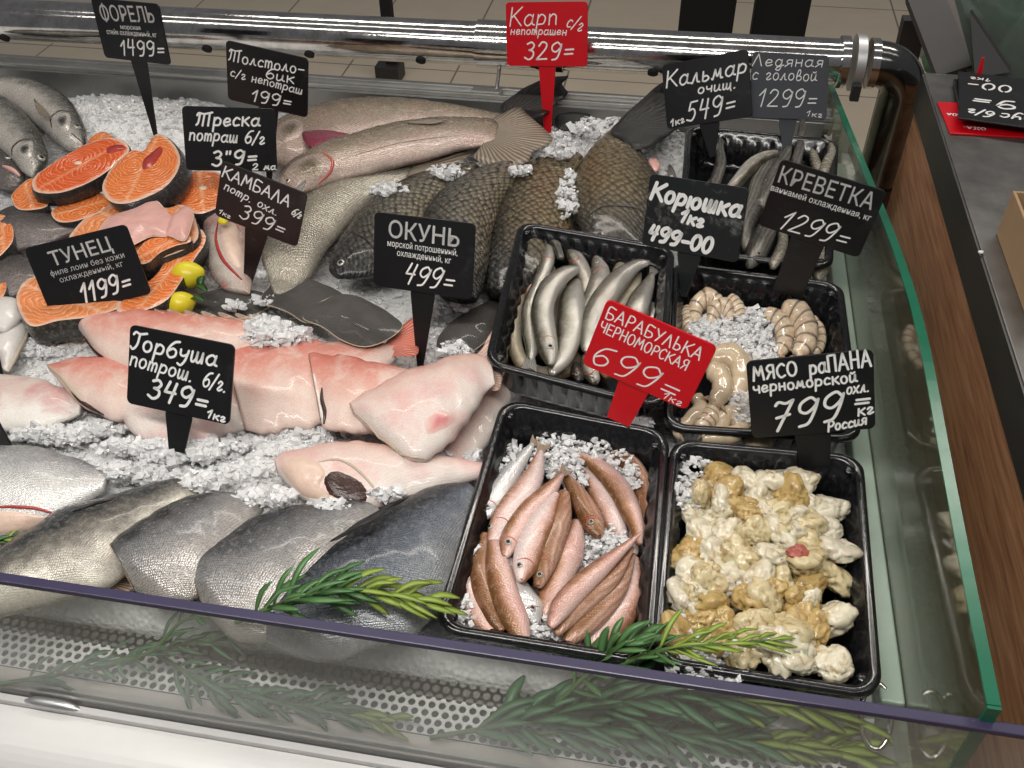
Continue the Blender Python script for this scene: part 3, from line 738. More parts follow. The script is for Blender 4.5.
# --- three dark and silver fish at the top left
t, b = big('silver sea bass nearest the back wall, head pointing at the salmon steaks', [((86, 144), (81, 148), .010), ((87, 134), (73, 149), .026), ((84, 124), (60, 145), .040), ((74, 106), (44, 131), .050), ((55, 91), (24, 113), .052), ((28, 82), (4, 102), .048), ((0, 80), (-22, 98), .04), ((-35, 84), (-48, 98), .02)], .030, 'bass_skin')
eye(b, 77, 127, .0052); fin(t, [(50, 116), (35, 99), (36, 108), (42, 116)], .056, 'fin_olive', 'pectoral_fin'); crease(b, [(72, 112), (60, 111), (51, 118), (52, 128)], 'cavity_dark', 'gill_slit', .0013); crease(b, [(84, 144), (76, 137), (71, 133)], 'cavity_dark', 'mouth', .0009)
patch(b, [(70, 113), (58, 114), (54, 122), (60, 132), (70, 128)], 'bass_skin', 'gill_cover', .0018)
t, b = big('silver sea bass with green-rimmed eye, second from the back wall', [((40, 172), (31, 177), .012), ((48, 160), (23, 172), .030), ((45, 146), (12, 160), .042), ((35, 126), (-6, 145), .05), ((14, 105), (-24, 128), .05), ((-8, 92), (-45, 112), .045), ((-40, 85), (-60, 100), .02)], .036, 'bass_skin')
eye(b, 41, 158, .0056); crease(b, [(33, 139), (22, 140), (13, 147), (12, 156)], 'cavity_dark', 'gill_slit', .0013); patch(b, [(33, 141), (22, 143), (16, 150), (20, 160), (32, 156)], 'bass_skin', 'gill_cover', .0018)
t, b = big('dark open-mouthed fish lying lowest at the left edge beside the bass', [((26, 181), (17, 187), .012), ((26, 172), (4, 188), .028), ((17, 158), (-12, 180), .04), ((0, 140), (-30, 165), .045), ((-30, 125), (-50, 145), .03)], .026, 'dark_skin')
crease(b, [(3, 166), (12, 170), (20, 176)], 'belly_pink', 'mouth', .0035); eye(b, 8, 158, .004)

# --- silver carps at the back
t, b = big('big silver carp lying along the back ledge with purple fin', [((262, 138), (263, 150), .015), ((280, 120), (272, 165), .04), ((312, 108), (305, 166), .055), ((350, 100), (350, 156), .055), ((400, 100), (405, 143), .05), ((450, 106), (456, 132), .038), ((492, 113), (494, 130), .022), ((515, 117), (515, 126), .012)], .032, 'silver_carp_skin')
fin(t, [(302, 134), (318, 130), (349, 134), (335, 142), (312, 148)], .058, 'fin_purple', 'pectoral_fin')
fin(t, [(500, 108), (518, 92), (543, 79), (568, 76), (562, 84), (568, 93), (558, 101), (546, 114), (516, 122)], .052, 'fin_black', 'tail_fin', fan=(500, 122))
patch(b, [(276, 128), (292, 118), (304, 124), (300, 136), (282, 144)], 'silver_carp_skin', 'gill_cover', .002)
t, b = big('silver carp with orange-rimmed gill and wide tail, in front of the one along the ledge', [((279, 174), (281, 186), .012), ((290, 163), (304, 192), .036), ((317, 149), (338, 180), .048), ((350, 137), (372, 172), .05), ((405, 123), (420, 160), .046), ((450, 118), (457, 150), .036), ((486, 119), (482, 146), .022), ((500, 121), (494, 146), .010)], .056, 'silver_carp_skin')
fin(t, [(490, 121), (506, 112), (519, 107), (530, 117), (553, 139), (533, 152), (526, 163), (500, 167), (474, 158), (484, 142)], .058, 'fin_olive', 'tail_fin', fan=(482, 134), th=.002)
fin(t, [(405, 122), (425, 120), (447, 119), (430, 124)], .074, 'fin_olive', 'dorsal_fin')
patch(b, [(283, 174), (296, 160), (318, 153), (331, 162), (325, 178), (303, 188)], 'silver_carp_skin', 'gill_cover', .0028); crease(b, [(322, 152), (332, 160), (330, 172), (318, 184)], 'head_red', 'gill_slit', .0022)
eye(b, 288, 181, .0035); fin(t, [(290, 196), (303, 181), (306, 184), (297, 196)], .078, 'fin_grey', 'lower_jaw')
crease(b, [(340, 160), (400, 143), (470, 134)], 'silver_carp_skin', 'lateral_line', .0006)
t, b = big('large pale olive silver carp partly under ice behind the flounders', [((262, 262), (268, 276), .014), ((262, 238), (277, 296), .034), ((285, 204), (303, 285), .05), ((312, 186), (334, 240), .055), ((345, 176), (368, 205), .05), ((382, 168), (396, 190), .035), ((405, 165), (415, 178), .02)], .036, 'olive_silver_skin')
fin(t, [(408, 172), (430, 156), (459, 146), (470, 155), (455, 163), (430, 170), (415, 180)], .045, 'fin_olive', 'tail_fin', fan=(400, 175), th=.002)
t.location = (0, 0, 0)

# --- common carps
def carp(label, st, z, mat, ey=None, gill=None, tail=None, tailmat='fin_olive', **k):
    t, b = big(label, st, z, mat, name='whole_fish')
    if ey: eye(b, *ey)
    if gill: crease(b, gill, 'dark_skin', 'gill_slit', .0014)
    if tail: fin(t, tail[0], tail[1], tailmat, 'tail_fin', th=.002)
    return t, b
carp('dark-headed carp nearest the flounders, its eye showing left of the perch sign', [((329, 270), (340, 278), .014), ((331, 256), (366, 276), .034), ((343, 236), (398, 266), .048), ((366, 206), (420, 238), .055), ((401, 184), (440, 208), .05), ((437, 170), (462, 188), .036), ((470, 164), (482, 172), .018)], .040, 'grey_carp_skin', (341, 263, .0045), [(352, 232), (366, 240), (376, 252), (376, 264)])
carp('scaly carp behind the perch sign, second from the left of the carps', [((440, 296), (478, 300), .02), ((426, 268), (486, 275), .045), ((420, 228), (492, 238), .058), ((431, 203), (500, 208), .056), ((456, 182), (515, 186), .048), ((492, 166), (528, 170), .032), ((522, 157), (538, 163), .015)], .046, 'grey_carp_skin')
carp('golden scaled carp standing against the smelt tray, ice heaped on its right flank', [((487, 292), (515, 300), .02), ((484, 268), (545, 275), .045), ((488, 236), (568, 245), .06), ((493, 210), (574, 218), .058), ((506, 184), (574, 192), .05), ((531, 163), (578, 172), .036), ((562, 152), (584, 158), .018)], .036, 'carp_skin', (505, 280, .004), [(486, 262), (505, 252), (530, 250)])
carp('largest golden carp with black tail fin raised beside the squid sign', [((588, 244), (640, 256), .02), ((576, 218), (655, 234), .05), ((574, 196), (662, 210), .062), ((578, 172), (660, 184), .058), ((589, 152), (648, 162), .048), ((603, 137), (637, 146), .032), ((614, 127), (634, 134), .016)], .046, 'carp_dark_belly', (600, 235, .0045), [(585, 218), (605, 206), (635, 208), (650, 216)],
     tail=([(610, 132), (624, 116), (650, 92), (664, 82), (668, 94), (676, 112), (684, 120), (660, 142), (636, 150), (622, 140)], .062), tailmat='fin_black')
tag(fin(None, [(556, 117), (570, 112), (588, 114), (593, 121), (588, 128), (572, 131), (558, 128)], .03, 'fin_black', 'tail_fin', th=.003), 'black fish tail sticking out of the ice behind the red carp sign', 'fish tail')
t = fin(None, [(648, 160), (655, 158), (660, 164), (658, 171), (650, 171)], .045, 'belly_pink', 'fish_scrap', th=.006); tag(t, 'small pink scrap of fish on the ice right of the largest carp', 'fish scrap')
tag(fin(None, [(668, 166), (676, 175), (672, 200), (664, 196)], .02, 'fin_grey', 'fish_scrap', th=.004), 'grey fin scrap in the ice left of the rear black tray', 'fish scrap')

# --- flatfish and gutted fish in the middle
def flat(label, px, z, mat='flounder_skin', h=.012, rim='fin_cream', name='flatfish'):
    t = thing(name, label, 'flatfish', 'flatfish under the silver carps')
    pts = [Vector(q) for q in crc([tuple(P(x, y, z)) for x, y in px], 6)]; c = sum(pts, Vector()) / len(pts); n_ = len(pts); R__ = 8; V, U, Mm = [], [], []
    for s_ in (1, -1):
        for r_ in range(R__, 0, -1):
            f = r_ / R__
            for p in pts:
                q = c.lerp(p, f); V.append(q + Vector((0, 0, s_ * h / 2 * (1 - f ** 2.4) + .0015 * noise.noise(q * 60)))); U.append((.5, .1 + .25 * (1 - f))); Mm.append((q.x, q.y))
        V.append(c + Vector((0, 0, s_ * h / 2))); U.append((.5, .4)); Mm.append((c.x, c.y))
    Fc = []; H_ = R__ * n_ + 1
    for s_ in (0, 1):
        o = s_ * H_
        for r_ in range(R__ - 1):
            for k in range(n_):
                a = o + r_ * n_ + k; b = o + r_ * n_ + (k + 1) % n_; f = (a, b, b + n_, a + n_); Fc.append(f if s_ == 0 else f[::-1])
        for k in range(n_):
            f = (o + (R__ - 1) * n_ + k, o + (R__ - 1) * n_ + (k + 1) % n_, o + H_ - 1); Fc.append(f if s_ == 0 else f[::-1])
    link('body', mesh_of(V, Fc, {'uv': U, 'm': Mm}), M[mat], t)
    pp_ = [c.lerp(p, 1.0) - Vector((0, 0, .001)) for p in pts]; mb = MB(); mb.add(*tube(pp_ + [pp_[0]], .0007, 6, False)); mb.obj('fin_fringe', M[rim], t, label='thin pale fin fringe')
    return t
flat('grey flatfish half with fanned tail pointing up, beside the lemon', [(262, 300), (270, 284), (279, 266), (300, 275), (330, 287), (344, 296), (340, 310), (326, 319), (306, 322), (287, 311)], .034)
flat('grey flatfish tail half lying over the red-tailed perch', [(303, 317), (318, 303), (343, 294), (371, 302), (393, 316), (402, 326), (387, 339), (365, 346), (343, 340), (322, 326)], .044, h=.016)
flat('grey flatfish behind the perch sign stake, half covered with ice', [(438, 338), (459, 316), (499, 298), (503, 318), (484, 342), (458, 358), (441, 358)], .020, h=.014)
flat('grey flatfish edge showing between the lemons and the back of the first pink perch', [(186, 302), (212, 290), (240, 290), (262, 292), (272, 304), (240, 318), (205, 316)], .016, h=.016)
t, b = big('gutted mottled fish with pinkish insides right of the lemons', [((206, 214), (240, 212), .02), ((203, 232), (246, 230), .034), ((206, 256), (250, 256), .036), ((212, 276), (252, 280), .028), ((224, 290), (250, 294), .012)], .026, 'gut_flesh', name='gutted_fish')
crease(b, [(218, 222), (216, 240), (222, 258), (232, 270), (242, 280)], 'meat_red', 'cut_edge', .0022); patch(b, [(222, 224), (236, 224), (243, 250), (241, 268), (230, 262), (221, 244)], 'cut_flesh', 'belly_wall', .003)

# --- lemons
def lemon(px, r, z, label, half=False, ang=0):
    t = thing('lemon' if not half else 'lemon_slice', label, 'lemon', loc=P(px[0], px[1], z))
    bm = bmesh.new(); bmesh.ops.create_uvsphere(bm, u_segments=28, v_segments=18, radius=r)
    for v in bm.verts:
        d = v.co / r
        tip = max(0, abs(d.z) - .80) * .55
        v.co.z *= 1.22 + tip; v.co.x *= 1 - .08 * abs(d.z); v.co.y *= 1 - .08 * abs(d.z)
        if half and v.co.x < 0: v.co.x *= .12
    Mx = Matrix.Rotation(ang, 4, 'Z') @ Matrix.Rotation(math.radians(78), 4, 'Y')
    bmesh.ops.transform(bm, matrix=Mx, verts=bm.verts)
    me = bpy.data.meshes.new('l'); bm.to_mesh(me); bm.free()
    me.materials.append(M['lemon_skin']); me.polygons.foreach_set('use_smooth', [True] * len(me.polygons))
    o = bpy.data.objects.new('rind', me); COL.objects.link(o); o.parent = t
    return t
lemon((187, 275), .0155, .040, 'whole yellow lemon behind the torn lemon piece, next to the salmon', ang=.2)
l2 = lemon((180, 304), .0135, .034, 'torn yellow lemon piece just behind the first pink perch', ang=.4)
def leaf(pts, w, mat, nm, par, label=None):
    """solid leaf blade, folded along its midrib"""
    c = cr([tuple(p) for p in pts], 8); V = []; n_ = len(c)
    for i, p in enumerate(c):
        p = Vector(p); d = Vector(c[min(i + 1, n_ - 1)]) - Vector(c[max(i - 1, 0)]); s_ = d.cross(Vector((0, 0, 1))); s_ = s_.normalized() if s_.length > 1e-6 else Vector((1, 0, 0)); u = s_.cross(d).normalized()
        ww = w * (math.sin(math.pi * min(1, (i + .35) / (n_ - .3))) ** .7)
        V += [p - s_ * ww + u * ww * .25, p - u * .0004, p + s_ * ww + u * ww * .25, p + u * .0005]
    Fc = []
    for i in range(n_ - 1):
        for k in range(4): Fc.append((i * 4 + k, i * 4 + (k + 1) % 4, i * 4 + 4 + (k + 1) % 4, i * 4 + 4 + k))
    Fc += [(0, 3, 2, 1), tuple((n_ - 1) * 4 + k for k in range(4))]
    return V, Fc
mb = MB()
for a, b_ in (((196, 286), (207, 292)), ((200, 288), (203, 276)), ((190, 298), (204, 301))):
    q, e = P(a[0], a[1], .038), P(b_[0], b_[1], .044); mb.add(*leaf([q, q.lerp(e, .5) + Vector((0, 0, .003)), e], .0045, None, None, None))
tag(mb.obj('lemon_leaves', M['leaf_dark']), 'dark green leaves tucked between the two lemons', 'leaves')
tag(fin(None, [(218, 222), (222, 214), (228, 217), (226, 224)], .05, 'lemon_skin', 'lemon_slice', th=.006), 'small yellow lemon scrap under the flounder sign corner', 'lemon')

# --- salmon steaks
def steak(label, px, z, th, mat='salmon_flesh', bone=None, notch=None, tilt=(0, 0), drop=None, name='salmon_steak', skin='dark_skin'):
    """thick slice: top face outlined in the image on plane z, skin wall going down by th, flesh below"""
    t = thing(name, label, 'salmon steak', 'salmon steaks piled at the left')
    cx = sum(p[0] for p in px) / len(px); cy = sum(p[1] for p in px) / len(px); c0 = P(cx, cy, z)
    def top(x, y):
        p = P(x, y, z); dz = tilt[0] * (p.x - c0.x) + tilt[1] * (p.y - c0.y)
        return P(x, y, z + dz)
    pts = [Vector(q) for q in crc([tuple(top(x, y)) for x, y in px], 6)]; n_ = len(pts)
    c = sum(pts, Vector()) / n_
    A = np.array([(p - c)[:2] for p in pts]); ev, evec = np.linalg.eigh(A.T @ A); axx = Vector((evec[0, 1], evec[1, 1], 0)); ayy = Vector((-axx.y, axx.x, 0))
    V, U, Mm = [], [], []; R__ = 10
    fs = [i / R__ for i in range(R__, 0, -1)]
    for f in fs:
        for p in pts:
            q = c.lerp(p, f); q = q + Vector((0, 0, -.0012 * (f > .99) + .0008 * noise.noise(q * 120)))
            V.append(q); d = q - c; U.append((f, .5)); Mm.append((d.dot(axx), d.dot(ayy)))
    V.append(c.copy()); U.append((0, .5)); Mm.append((0, 0)); Fc = []
    for r_ in range(R__ - 1):
        for k in range(n_):
            a = r_ * n_ + k; b = r_ * n_ + (k + 1) % n_; Fc.append((a, b, b + n_, a + n_))
    for k in range(n_): Fc.append(((R__ - 1) * n_ + k, (R__ - 1) * n_ + (k + 1) % n_, len(V) - 1))
    # underside flesh
    o2 = len(V); dn = Vector((0, 0, -th)) if drop is None else Vector(drop)
    for p in pts: V.append(c + (p - c) * .93 + dn); U.append((.9, .5)); Mm.append((0, 0))
    Fc.append(tuple(o2 + k for k in range(n_))[::-1])
    link('flesh', mesh_of(V, Fc, {'uv': U, 'm': Mm}), M[mat], t)
    V, U, Mm, Fc = [], [], [], []; L = 0; ls = [0]
    for k in range(n_): L += (pts[(k + 1) % n_] - pts[k]).length; ls.append(L)
    pr_ = [(1.0, -.0010), (1.025, -.16), (1.035, -.4), (1.02, -.75), (.93, -1)]
    for s_, dz in pr_:
        for k in range(n_):
            q = c + (pts[k] - c) * s_; q = q + (dn * -dz if dz < -.01 else Vector((0, 0, dz))); V.append(q); U.append((ls[k] / L, .18)); Mm.append((ls[k], -dz * th))
    for r_ in range(len(pr_) - 1):
        for k in range(n_):
            a = r_ * n_ + k; b = r_ * n_ + (k + 1) % n_; Fc.append((a, a + n_, b + n_, b))
    link('skin', mesh_of(V, Fc, {'uv': U, 'm': Mm}), M[skin], t)
    if bone:
        q = top(*bone); bm = bmesh.new(); bmesh.ops.create_icosphere(bm, subdivisions=3, radius=1)
        for v in bm.verts: v.co = q + Vector((v.co.x * .0052, v.co.y * .0044, v.co.z * .0012)) * (1 + .15 * noise.noise(v.co * 3))
        bmo('bone', bm, M['bone_white'], t, True)
    if notch:
        pp_ = [top(*q) for q in notch]; cc_ = sum(pp_, Vector()) / len(pp_); q2 = crc([tuple(p) for p in pp_], 4); Vn = [cc_ + Vector((0, 0, .0006))] + [Vector(a) + Vector((0, 0, .0008)) for a in q2] + [cc_.lerp(Vector(a), 1.12) - Vector((0, 0, .0012)) for a in q2]; k_ = len(q2)
        mb = MB(); mb.add(Vn, [(0, 1 + i, 1 + (i + 1) % k_) for i in range(k_)] + [(1 + i, 1 + k_ + i, 1 + k_ + (i + 1) % k_, 1 + (i + 1) % k_) for i in range(k_)]); mb.obj('belly_hollow', M['meat_red'], t)
    return t
steak('small orange salmon steak at the back, under the biggest steak', [(87, 143), (92, 136), (102, 131), (110, 134), (114, 139), (104, 143), (94, 146)], .030, .022)
steak('biggest deep orange salmon steak on top with a round backbone', [(32, 186), (35, 175), (56, 160), (82, 145), (105, 137), (121, 139), (129, 147), (125, 155), (105, 172), (84, 184), (60, 192), (39, 192)], .068, .022, 'salmon_deep', (78, 163), [(108, 148), (118, 145), (126, 148), (116, 152), (108, 153)], tilt=(0, .1))
steak('round salmon steak with red notch leaning against the biggest steak', [(102, 188), (106, 175), (117, 161), (131, 150), (143, 150), (149, 142), (155, 134), (164, 135), (174, 144), (180, 158), (176, 173), (164, 187), (145, 197), (124, 203), (109, 200)], .072, .026, 'salmon_flesh', None, [(143, 168), (144, 160), (152, 153), (160, 147), (162, 152), (155, 163), (148, 168)], drop=(.012, .004, -.026))
steak('salmon steak half hidden under the left end of the biggest steak', [(11, 196), (18, 186), (33, 177), (42, 190), (48, 204), (34, 209), (17, 208)], .046, .02)
steak('flat salmon steak showing below the biggest and the round steak', [(51, 212), (60, 205), (75, 200), (98, 192), (112, 202), (103, 210), (77, 220), (58, 221)], .042, .02)
steak('salmon steak with star-like white fat behind the cod sign', [(178, 203), (184, 188), (188, 173), (205, 170), (222, 175), (224, 198), (215, 208), (196, 213)], .040, .026, bone=(203, 188))
steak('salmon piece cut off by the left edge, above the tuna sign', [(-10, 230), (-4, 216), (5, 214), (12, 224), (13, 238), (7, 248), (-4, 255)], .045, .03)
steak('small salmon piece at the left edge below the tuna sign', [(-8, 288), (-2, 274), (4, 276), (6, 288), (0, 298)], .035, .02)
steak('curved salmon collar with pale pink belly flaps', [(68, 240), (78, 224), (92, 213), (120, 202), (148, 198), (165, 207), (183, 204), (194, 216), (198, 236), (186, 248), (160, 258), (120, 272), (80, 262)], .055, .026, 'salmon_pale')
def flap(label, px, z, parent_name, mat='belly_pink', h=.010):
    return tag(flat(label, px, z, mat, h, 'bone_white', 'salmon_belly'), label, 'salmon belly', None)
for lb, px, z in (('pale pink salmon belly flap left of the collar notch, above the tuna sign', [(98, 234), (108, 218), (130, 210), (152, 199), (164, 208), (173, 222), (168, 235), (150, 236), (128, 246), (108, 246)], .064), ('small pink salmon belly flap right of the collar notch', [(166, 232), (173, 214), (186, 206), (193, 212), (190, 228), (184, 240), (172, 236)], .066)):
    t = flat(lb, px, z, 'belly_pink', .012, 'bone_white', 'salmon_belly'); t['category'] = 'salmon belly'; t['group'] = 'pink salmon belly flaps'
steak('arched salmon piece just right of the tuna sign', [(136, 262), (138, 248), (150, 238), (170, 233), (188, 234), (190, 241), (176, 245), (160, 252), (148, 262)], .062, .022)
steak('long curved salmon steak running down to the lemons', [(152, 278), (164, 262), (180, 244), (197, 228), (205, 234), (204, 244), (192, 262), (180, 282), (168, 298), (150, 308), (124, 314), (118, 304)], .048, .022)
steak('salmon steak lying under the tuna sign, its left end showing', [(16, 302), (20, 286), (32, 276), (50, 276), (80, 282), (112, 290), (120, 306), (90, 316), (58, 320), (30, 325)], .048, .030, 'salmon_pale', skin='bass_skin')
for lb, st, z in (('grey-brown skinned trout tail piece beside the left edge', [((0, 214), (2, 252), .04), ((15, 208), (22, 250), .042), ((36, 210), (46, 244), .034), ((58, 216), (66, 236), .02), ((74, 222), (78, 230), .008)], .030),
                  ('dark trout tail piece under the tuna sign by the left edge', [((-10, 258), (-4, 300), .04), ((8, 254), (16, 296), .04), ((30, 258), (40, 288), .03), ((50, 262), (54, 276), .012)], .024)):
    t, b = big(lb, st, z, 'dark_skin', name='trout_piece', group=None); cut_cap(b, 'salmon_flesh')
t, b = big('white peeled squid body at the left edge below the tuna sign', [((-6, 300), (-12, 330), .02), ((6, 298), (4, 332), .028), ((18, 300), (14, 326), .024), ((25, 306), (22, 318), .01)], .030, 'squid_skin', name='squid')
t, b = big('longer white squid body under the first one at the left edge', [((26, 316), (12, 318), .012), ((27, 334), (2, 330), .022), ((18, 352), (-10, 348), .024), ((8, 372), (-18, 366), .012)], .020, 'squid_skin', name='squid')

# --- pink perch bodies
def perch(label, st, z, mat, cav=None, tail=None, extra=None):
    t, b = big(label, st, z, mat, cat='perch', name='headless_perch', rough=.11); cut_cap(b)
    if cav: crease(b, cav, 'cavity_dark', 'belly_slit', .0022)
    if tail: fin(t, tail, z + .004, 'fin_red', 'tail_fin', th=.002)
    return t, b
perch('pink headless perch lying behind the pink salmon sign, spiny back to the lemons', [((68, 311), (78, 328), .012), ((80, 309), (104, 360), .034), ((110, 307), (145, 378), .045), ((150, 311), (180, 374), .048), ((190, 317), (212, 362), .045), ((235, 322), (246, 352), .034), ((275, 328), (282, 344), .018), ((300, 334), (304, 342), .01)], .034, 'perch_skin', [(84, 336), (96, 352), (112, 364), (121, 369)])
b_ = b
crease(b, [(69, 313), (80, 330), (92, 346), (108, 360), (120, 370)], 'fin_cream', 'cut_edge', .0020)
for k in range(9):
    x = 120 + k * 17
    o = fin(t, [(x, 313 + k * .8, .04), (x - 3, 306 + k, .045), (x + 22, 316 + k * .8, .046), (x + 16, 317 + k, .040)], .04, 'fin_cream', 'spine')
t, b = perch('long pink perch with bright red tail fin behind the flatfish', [((226, 352), (246, 430), .038), ((252, 345), (285, 432), .046), ((290, 341), (320, 424), .046), ((330, 341), (350, 400), .038), ((368, 344), (380, 376), .024), ((396, 343), (396, 358), .012)], .030, 'perch_skin', None, [(384, 346), (398, 330), (413, 318), (416, 334), (418, 354), (400, 356), (386, 356)])
t, b = perch('small pink perch at the left with white belly edge, next to the first perch', [((47, 365), (51, 372), .010), ((60, 362), (76, 400), .028), ((84, 358), (104, 416), .036), ((110, 358), (130, 420), .036), ((145, 362), (160, 412), .025)], .030, 'perch_skin', [(70, 389), (82, 402), (104, 415)])
crease(b, [(48, 366), (60, 376), (72, 390), (86, 404), (104, 415)], 'fin_cream', 'cut_edge', .0016)
t, b = perch('cream perch with a pink stain at the left edge', [((-20, 372), (-20, 428), .03), ((5, 376), (2, 432), .034), ((34, 379), (36, 428), .034), ((60, 386), (58, 424), .028), ((84, 400), (80, 414), .012)], .018, 'perch_cream_skin')
t, b = perch('whitish pink perch right under the pink salmon sign', [((106, 383), (118, 412), .018), ((126, 376), (136, 436), .036), ((165, 372), (176, 443), .044), ((205, 376), (216, 440), .044), ((240, 388), (246, 428), .032), ((262, 396), (268, 416), .014)], .026, 'perch_pale_skin')
t, b = perch('pink perch with triangular white belly flap left of the biggest perch', [((309, 354), (322, 425), .030), ((330, 356), (346, 434), .044), ((362, 360), (380, 430), .046), ((398, 369), (410, 405), .034), ((430, 377), (434, 392), .014)], .042, 'perch_skin', [(322, 388), (322, 400), (325, 412), (324, 424)])
patch(b, [(283, 386), (296, 372), (311, 364), (318, 388), (325, 428), (306, 410)], 'perch_cream_skin', 'belly_flap', .004)
t, b = perch('biggest pale perch with red bruise, lying on top in front of the perch sign', [((350, 404), (354, 414), .012), ((362, 397), (382, 438), .036), ((388, 382), (414, 460), .050), ((424, 366), (446, 446), .054), ((459, 356), (474, 412), .040), ((478, 356), (486, 392), .020), ((490, 358), (495, 384), .008)], .058, 'perch_pale_skin')
fin_mat('fin_pinkish', (.66, .38, .30), (.80, .62, .52)); fin(t, [(474, 362), (484, 345), (494, 328), (499, 338), (502, 360), (502, 380), (497, 391), (484, 384)], .050, 'fin_pinkish', 'tail_fin', fan=(462, 372))
def bruise():
    n = NT('bruise_red'); uv = n.uv('uv'); sx = n.new('ShaderNodeSeparateXYZ'); n.l(uv, sx.inputs[0]); g = n.geo(); nz = n.noise(g, 110, 5, .7)
    f = n.ramp(n.math('ADD', sx.outputs[0], n.math('MULTIPLY_ADD', nz, .9, -.45)), [(.15, (.62, .18, .20)), (.55, (.74, .42, .38)), (.85, (.77, .58, .51))]); n.base(f); n.set(rough=.3, coat=.35)
bruise()
patch(b, [(422, 424), (432, 412), (446, 410), (458, 414), (455, 424), (440, 432), (426, 436)], 'bruise_red', 'bruise', .0006)
crease(b, [(354, 412), (370, 426), (389, 448), (408, 456), (424, 459)], 'fin_cream', 'cut_edge', .0016)
t, b = perch('open-bellied perch with dark cavity full of ice in front of the biggest perch', [((275, 460), (278, 474), .016), ((288, 452), (304, 500), .040), ((322, 446), (346, 512), .050), ((362, 444), (388, 506), .052), ((404, 450), (428, 494), .044), ((445, 458), (458, 484), .030), ((485, 464), (488, 476), .012)], .038, 'perch_pale_skin')
cv = patch(b, [(322, 478), (332, 470), (346, 473), (362, 482), (370, 496), (362, 505), (344, 503), (328, 495)], 'cavity_dark', 'cavity', .0009); cv['label'] = 'dark open belly cavity'
patch(b, [(280, 462), (298, 455), (318, 462), (326, 474), (320, 486), (330, 500), (344, 508), (316, 504), (296, 494), (282, 476)], 'cut_flesh', 'belly_wall', .003)
crease(b, [(318, 462), (340, 460), (362, 474), (386, 503)], 'fin_cream', 'cut_edge', .0014)
t, b = perch('pale perch mostly hidden between the biggest perch and the mullet tray', [((425, 462), (436, 486), .02), ((452, 425), (470, 468), .03), ((478, 395), (496, 432), .03), ((500, 378), (512, 398), .014)], .020, 'perch_pale_skin')
chips([b.hit(340 + RND.uniform(-9, 12), 486 + RND.uniform(-8, 9))[0] for k in range(26)], 'ice_chips', 'ice lumps inside the belly cavity of the open perch', .002, .0045)

# --- salmon row in front
def sal(label, st, z, mat, cut=False, fins=()):
    t, b = big(label, st, z, mat, cat='salmon', name='headless_salmon')
    if cut: cut_cap(b, 'cut_flesh')
    for px, fz, m_ in fins: fin(t, px, fz, m_, 'fin', th=.0016)
    return t, b
t, b = sal('bright silver salmon with a red belly slit at the left edge', [((-60, 450), (-60, 540), .05), ((-25, 446), (-25, 540), .06), ((5, 447), (5, 536), .062), ((36, 449), (36, 530), .058), ((66, 456), (60, 520), .045), ((92, 465), (82, 506), .028), ((110, 473), (104, 490), .012)], .028, 'salmon_silver_skin')
crease(b, [(-10, 507), (15, 507), (38, 509), (60, 516)], 'meat_red', 'belly_slit', .0016)
patch(b, [(-20, 512), (15, 511), (45, 515), (56, 521), (34, 532), (0, 536), (-20, 536)], 'cut_flesh', 'belly_wall', .0012)
sal('dark-backed salmon with pale belly running from the left edge under the ice', [((-50, 582), (-40, 625), .04), ((-18, 562), (-5, 615), .05), ((18, 540), (48, 602), .056), ((62, 512), (100, 590), .06), ((106, 499), (138, 564), .054), ((145, 487), (172, 530), .04), ((172, 480), (192, 506), .024), ((188, 477), (202, 490), .010)], .036, 'salmon_olive_skin', fins=[([(72, 512), (92, 503), (114, 499), (104, 502), (86, 508)], .064, 'fin_black')])
sal('steel-grey headless salmon with cut end, between the dark-backed and the large scaled one', [((110, 545), (135, 590), .038), ((120, 536), (168, 604), .054), ((150, 517), (205, 592), .058), ((176, 503), (230, 565), .05), ((206, 495), (250, 530), .038), ((238, 493), (264, 510), .018)], .046, 'salmon_steel_skin', True, fins=[([(100, 580), (118, 572), (130, 572), (135, 582), (128, 592), (108, 590)], .02, 'fin_tan')])
sal('large scaled silver salmon with cut end, left of the herb sprig', [((187, 556), (205, 612), .04), ((200, 547), (236, 640), .06), ((234, 530), (280, 640), .066), ((270, 515), (318, 600), .062), ((310, 505), (352, 566), .05), ((345, 502), (376, 530), .032), ((365, 503), (384, 515), .014)], .042, 'salmon_steel_skin', True)
sal('blue-grey dark-backed salmon under the herb sprig beside the mullet tray', [((232, 612), (250, 640), .03), ((280, 583), (318, 660), .056), ((318, 553), (374, 648), .066), ((350, 530), (420, 632), .068), ((384, 510), (452, 592), .06), ((418, 493), (468, 548), .044), ((446, 485), (476, 515), .026), ((465, 483), (480, 495), .012)], .040, 'salmon_blue_skin', False, fins=[([(330, 542), (352, 526), (384, 507), (410, 496), (392, 508), (360, 528)], .07, 'fin_black')])

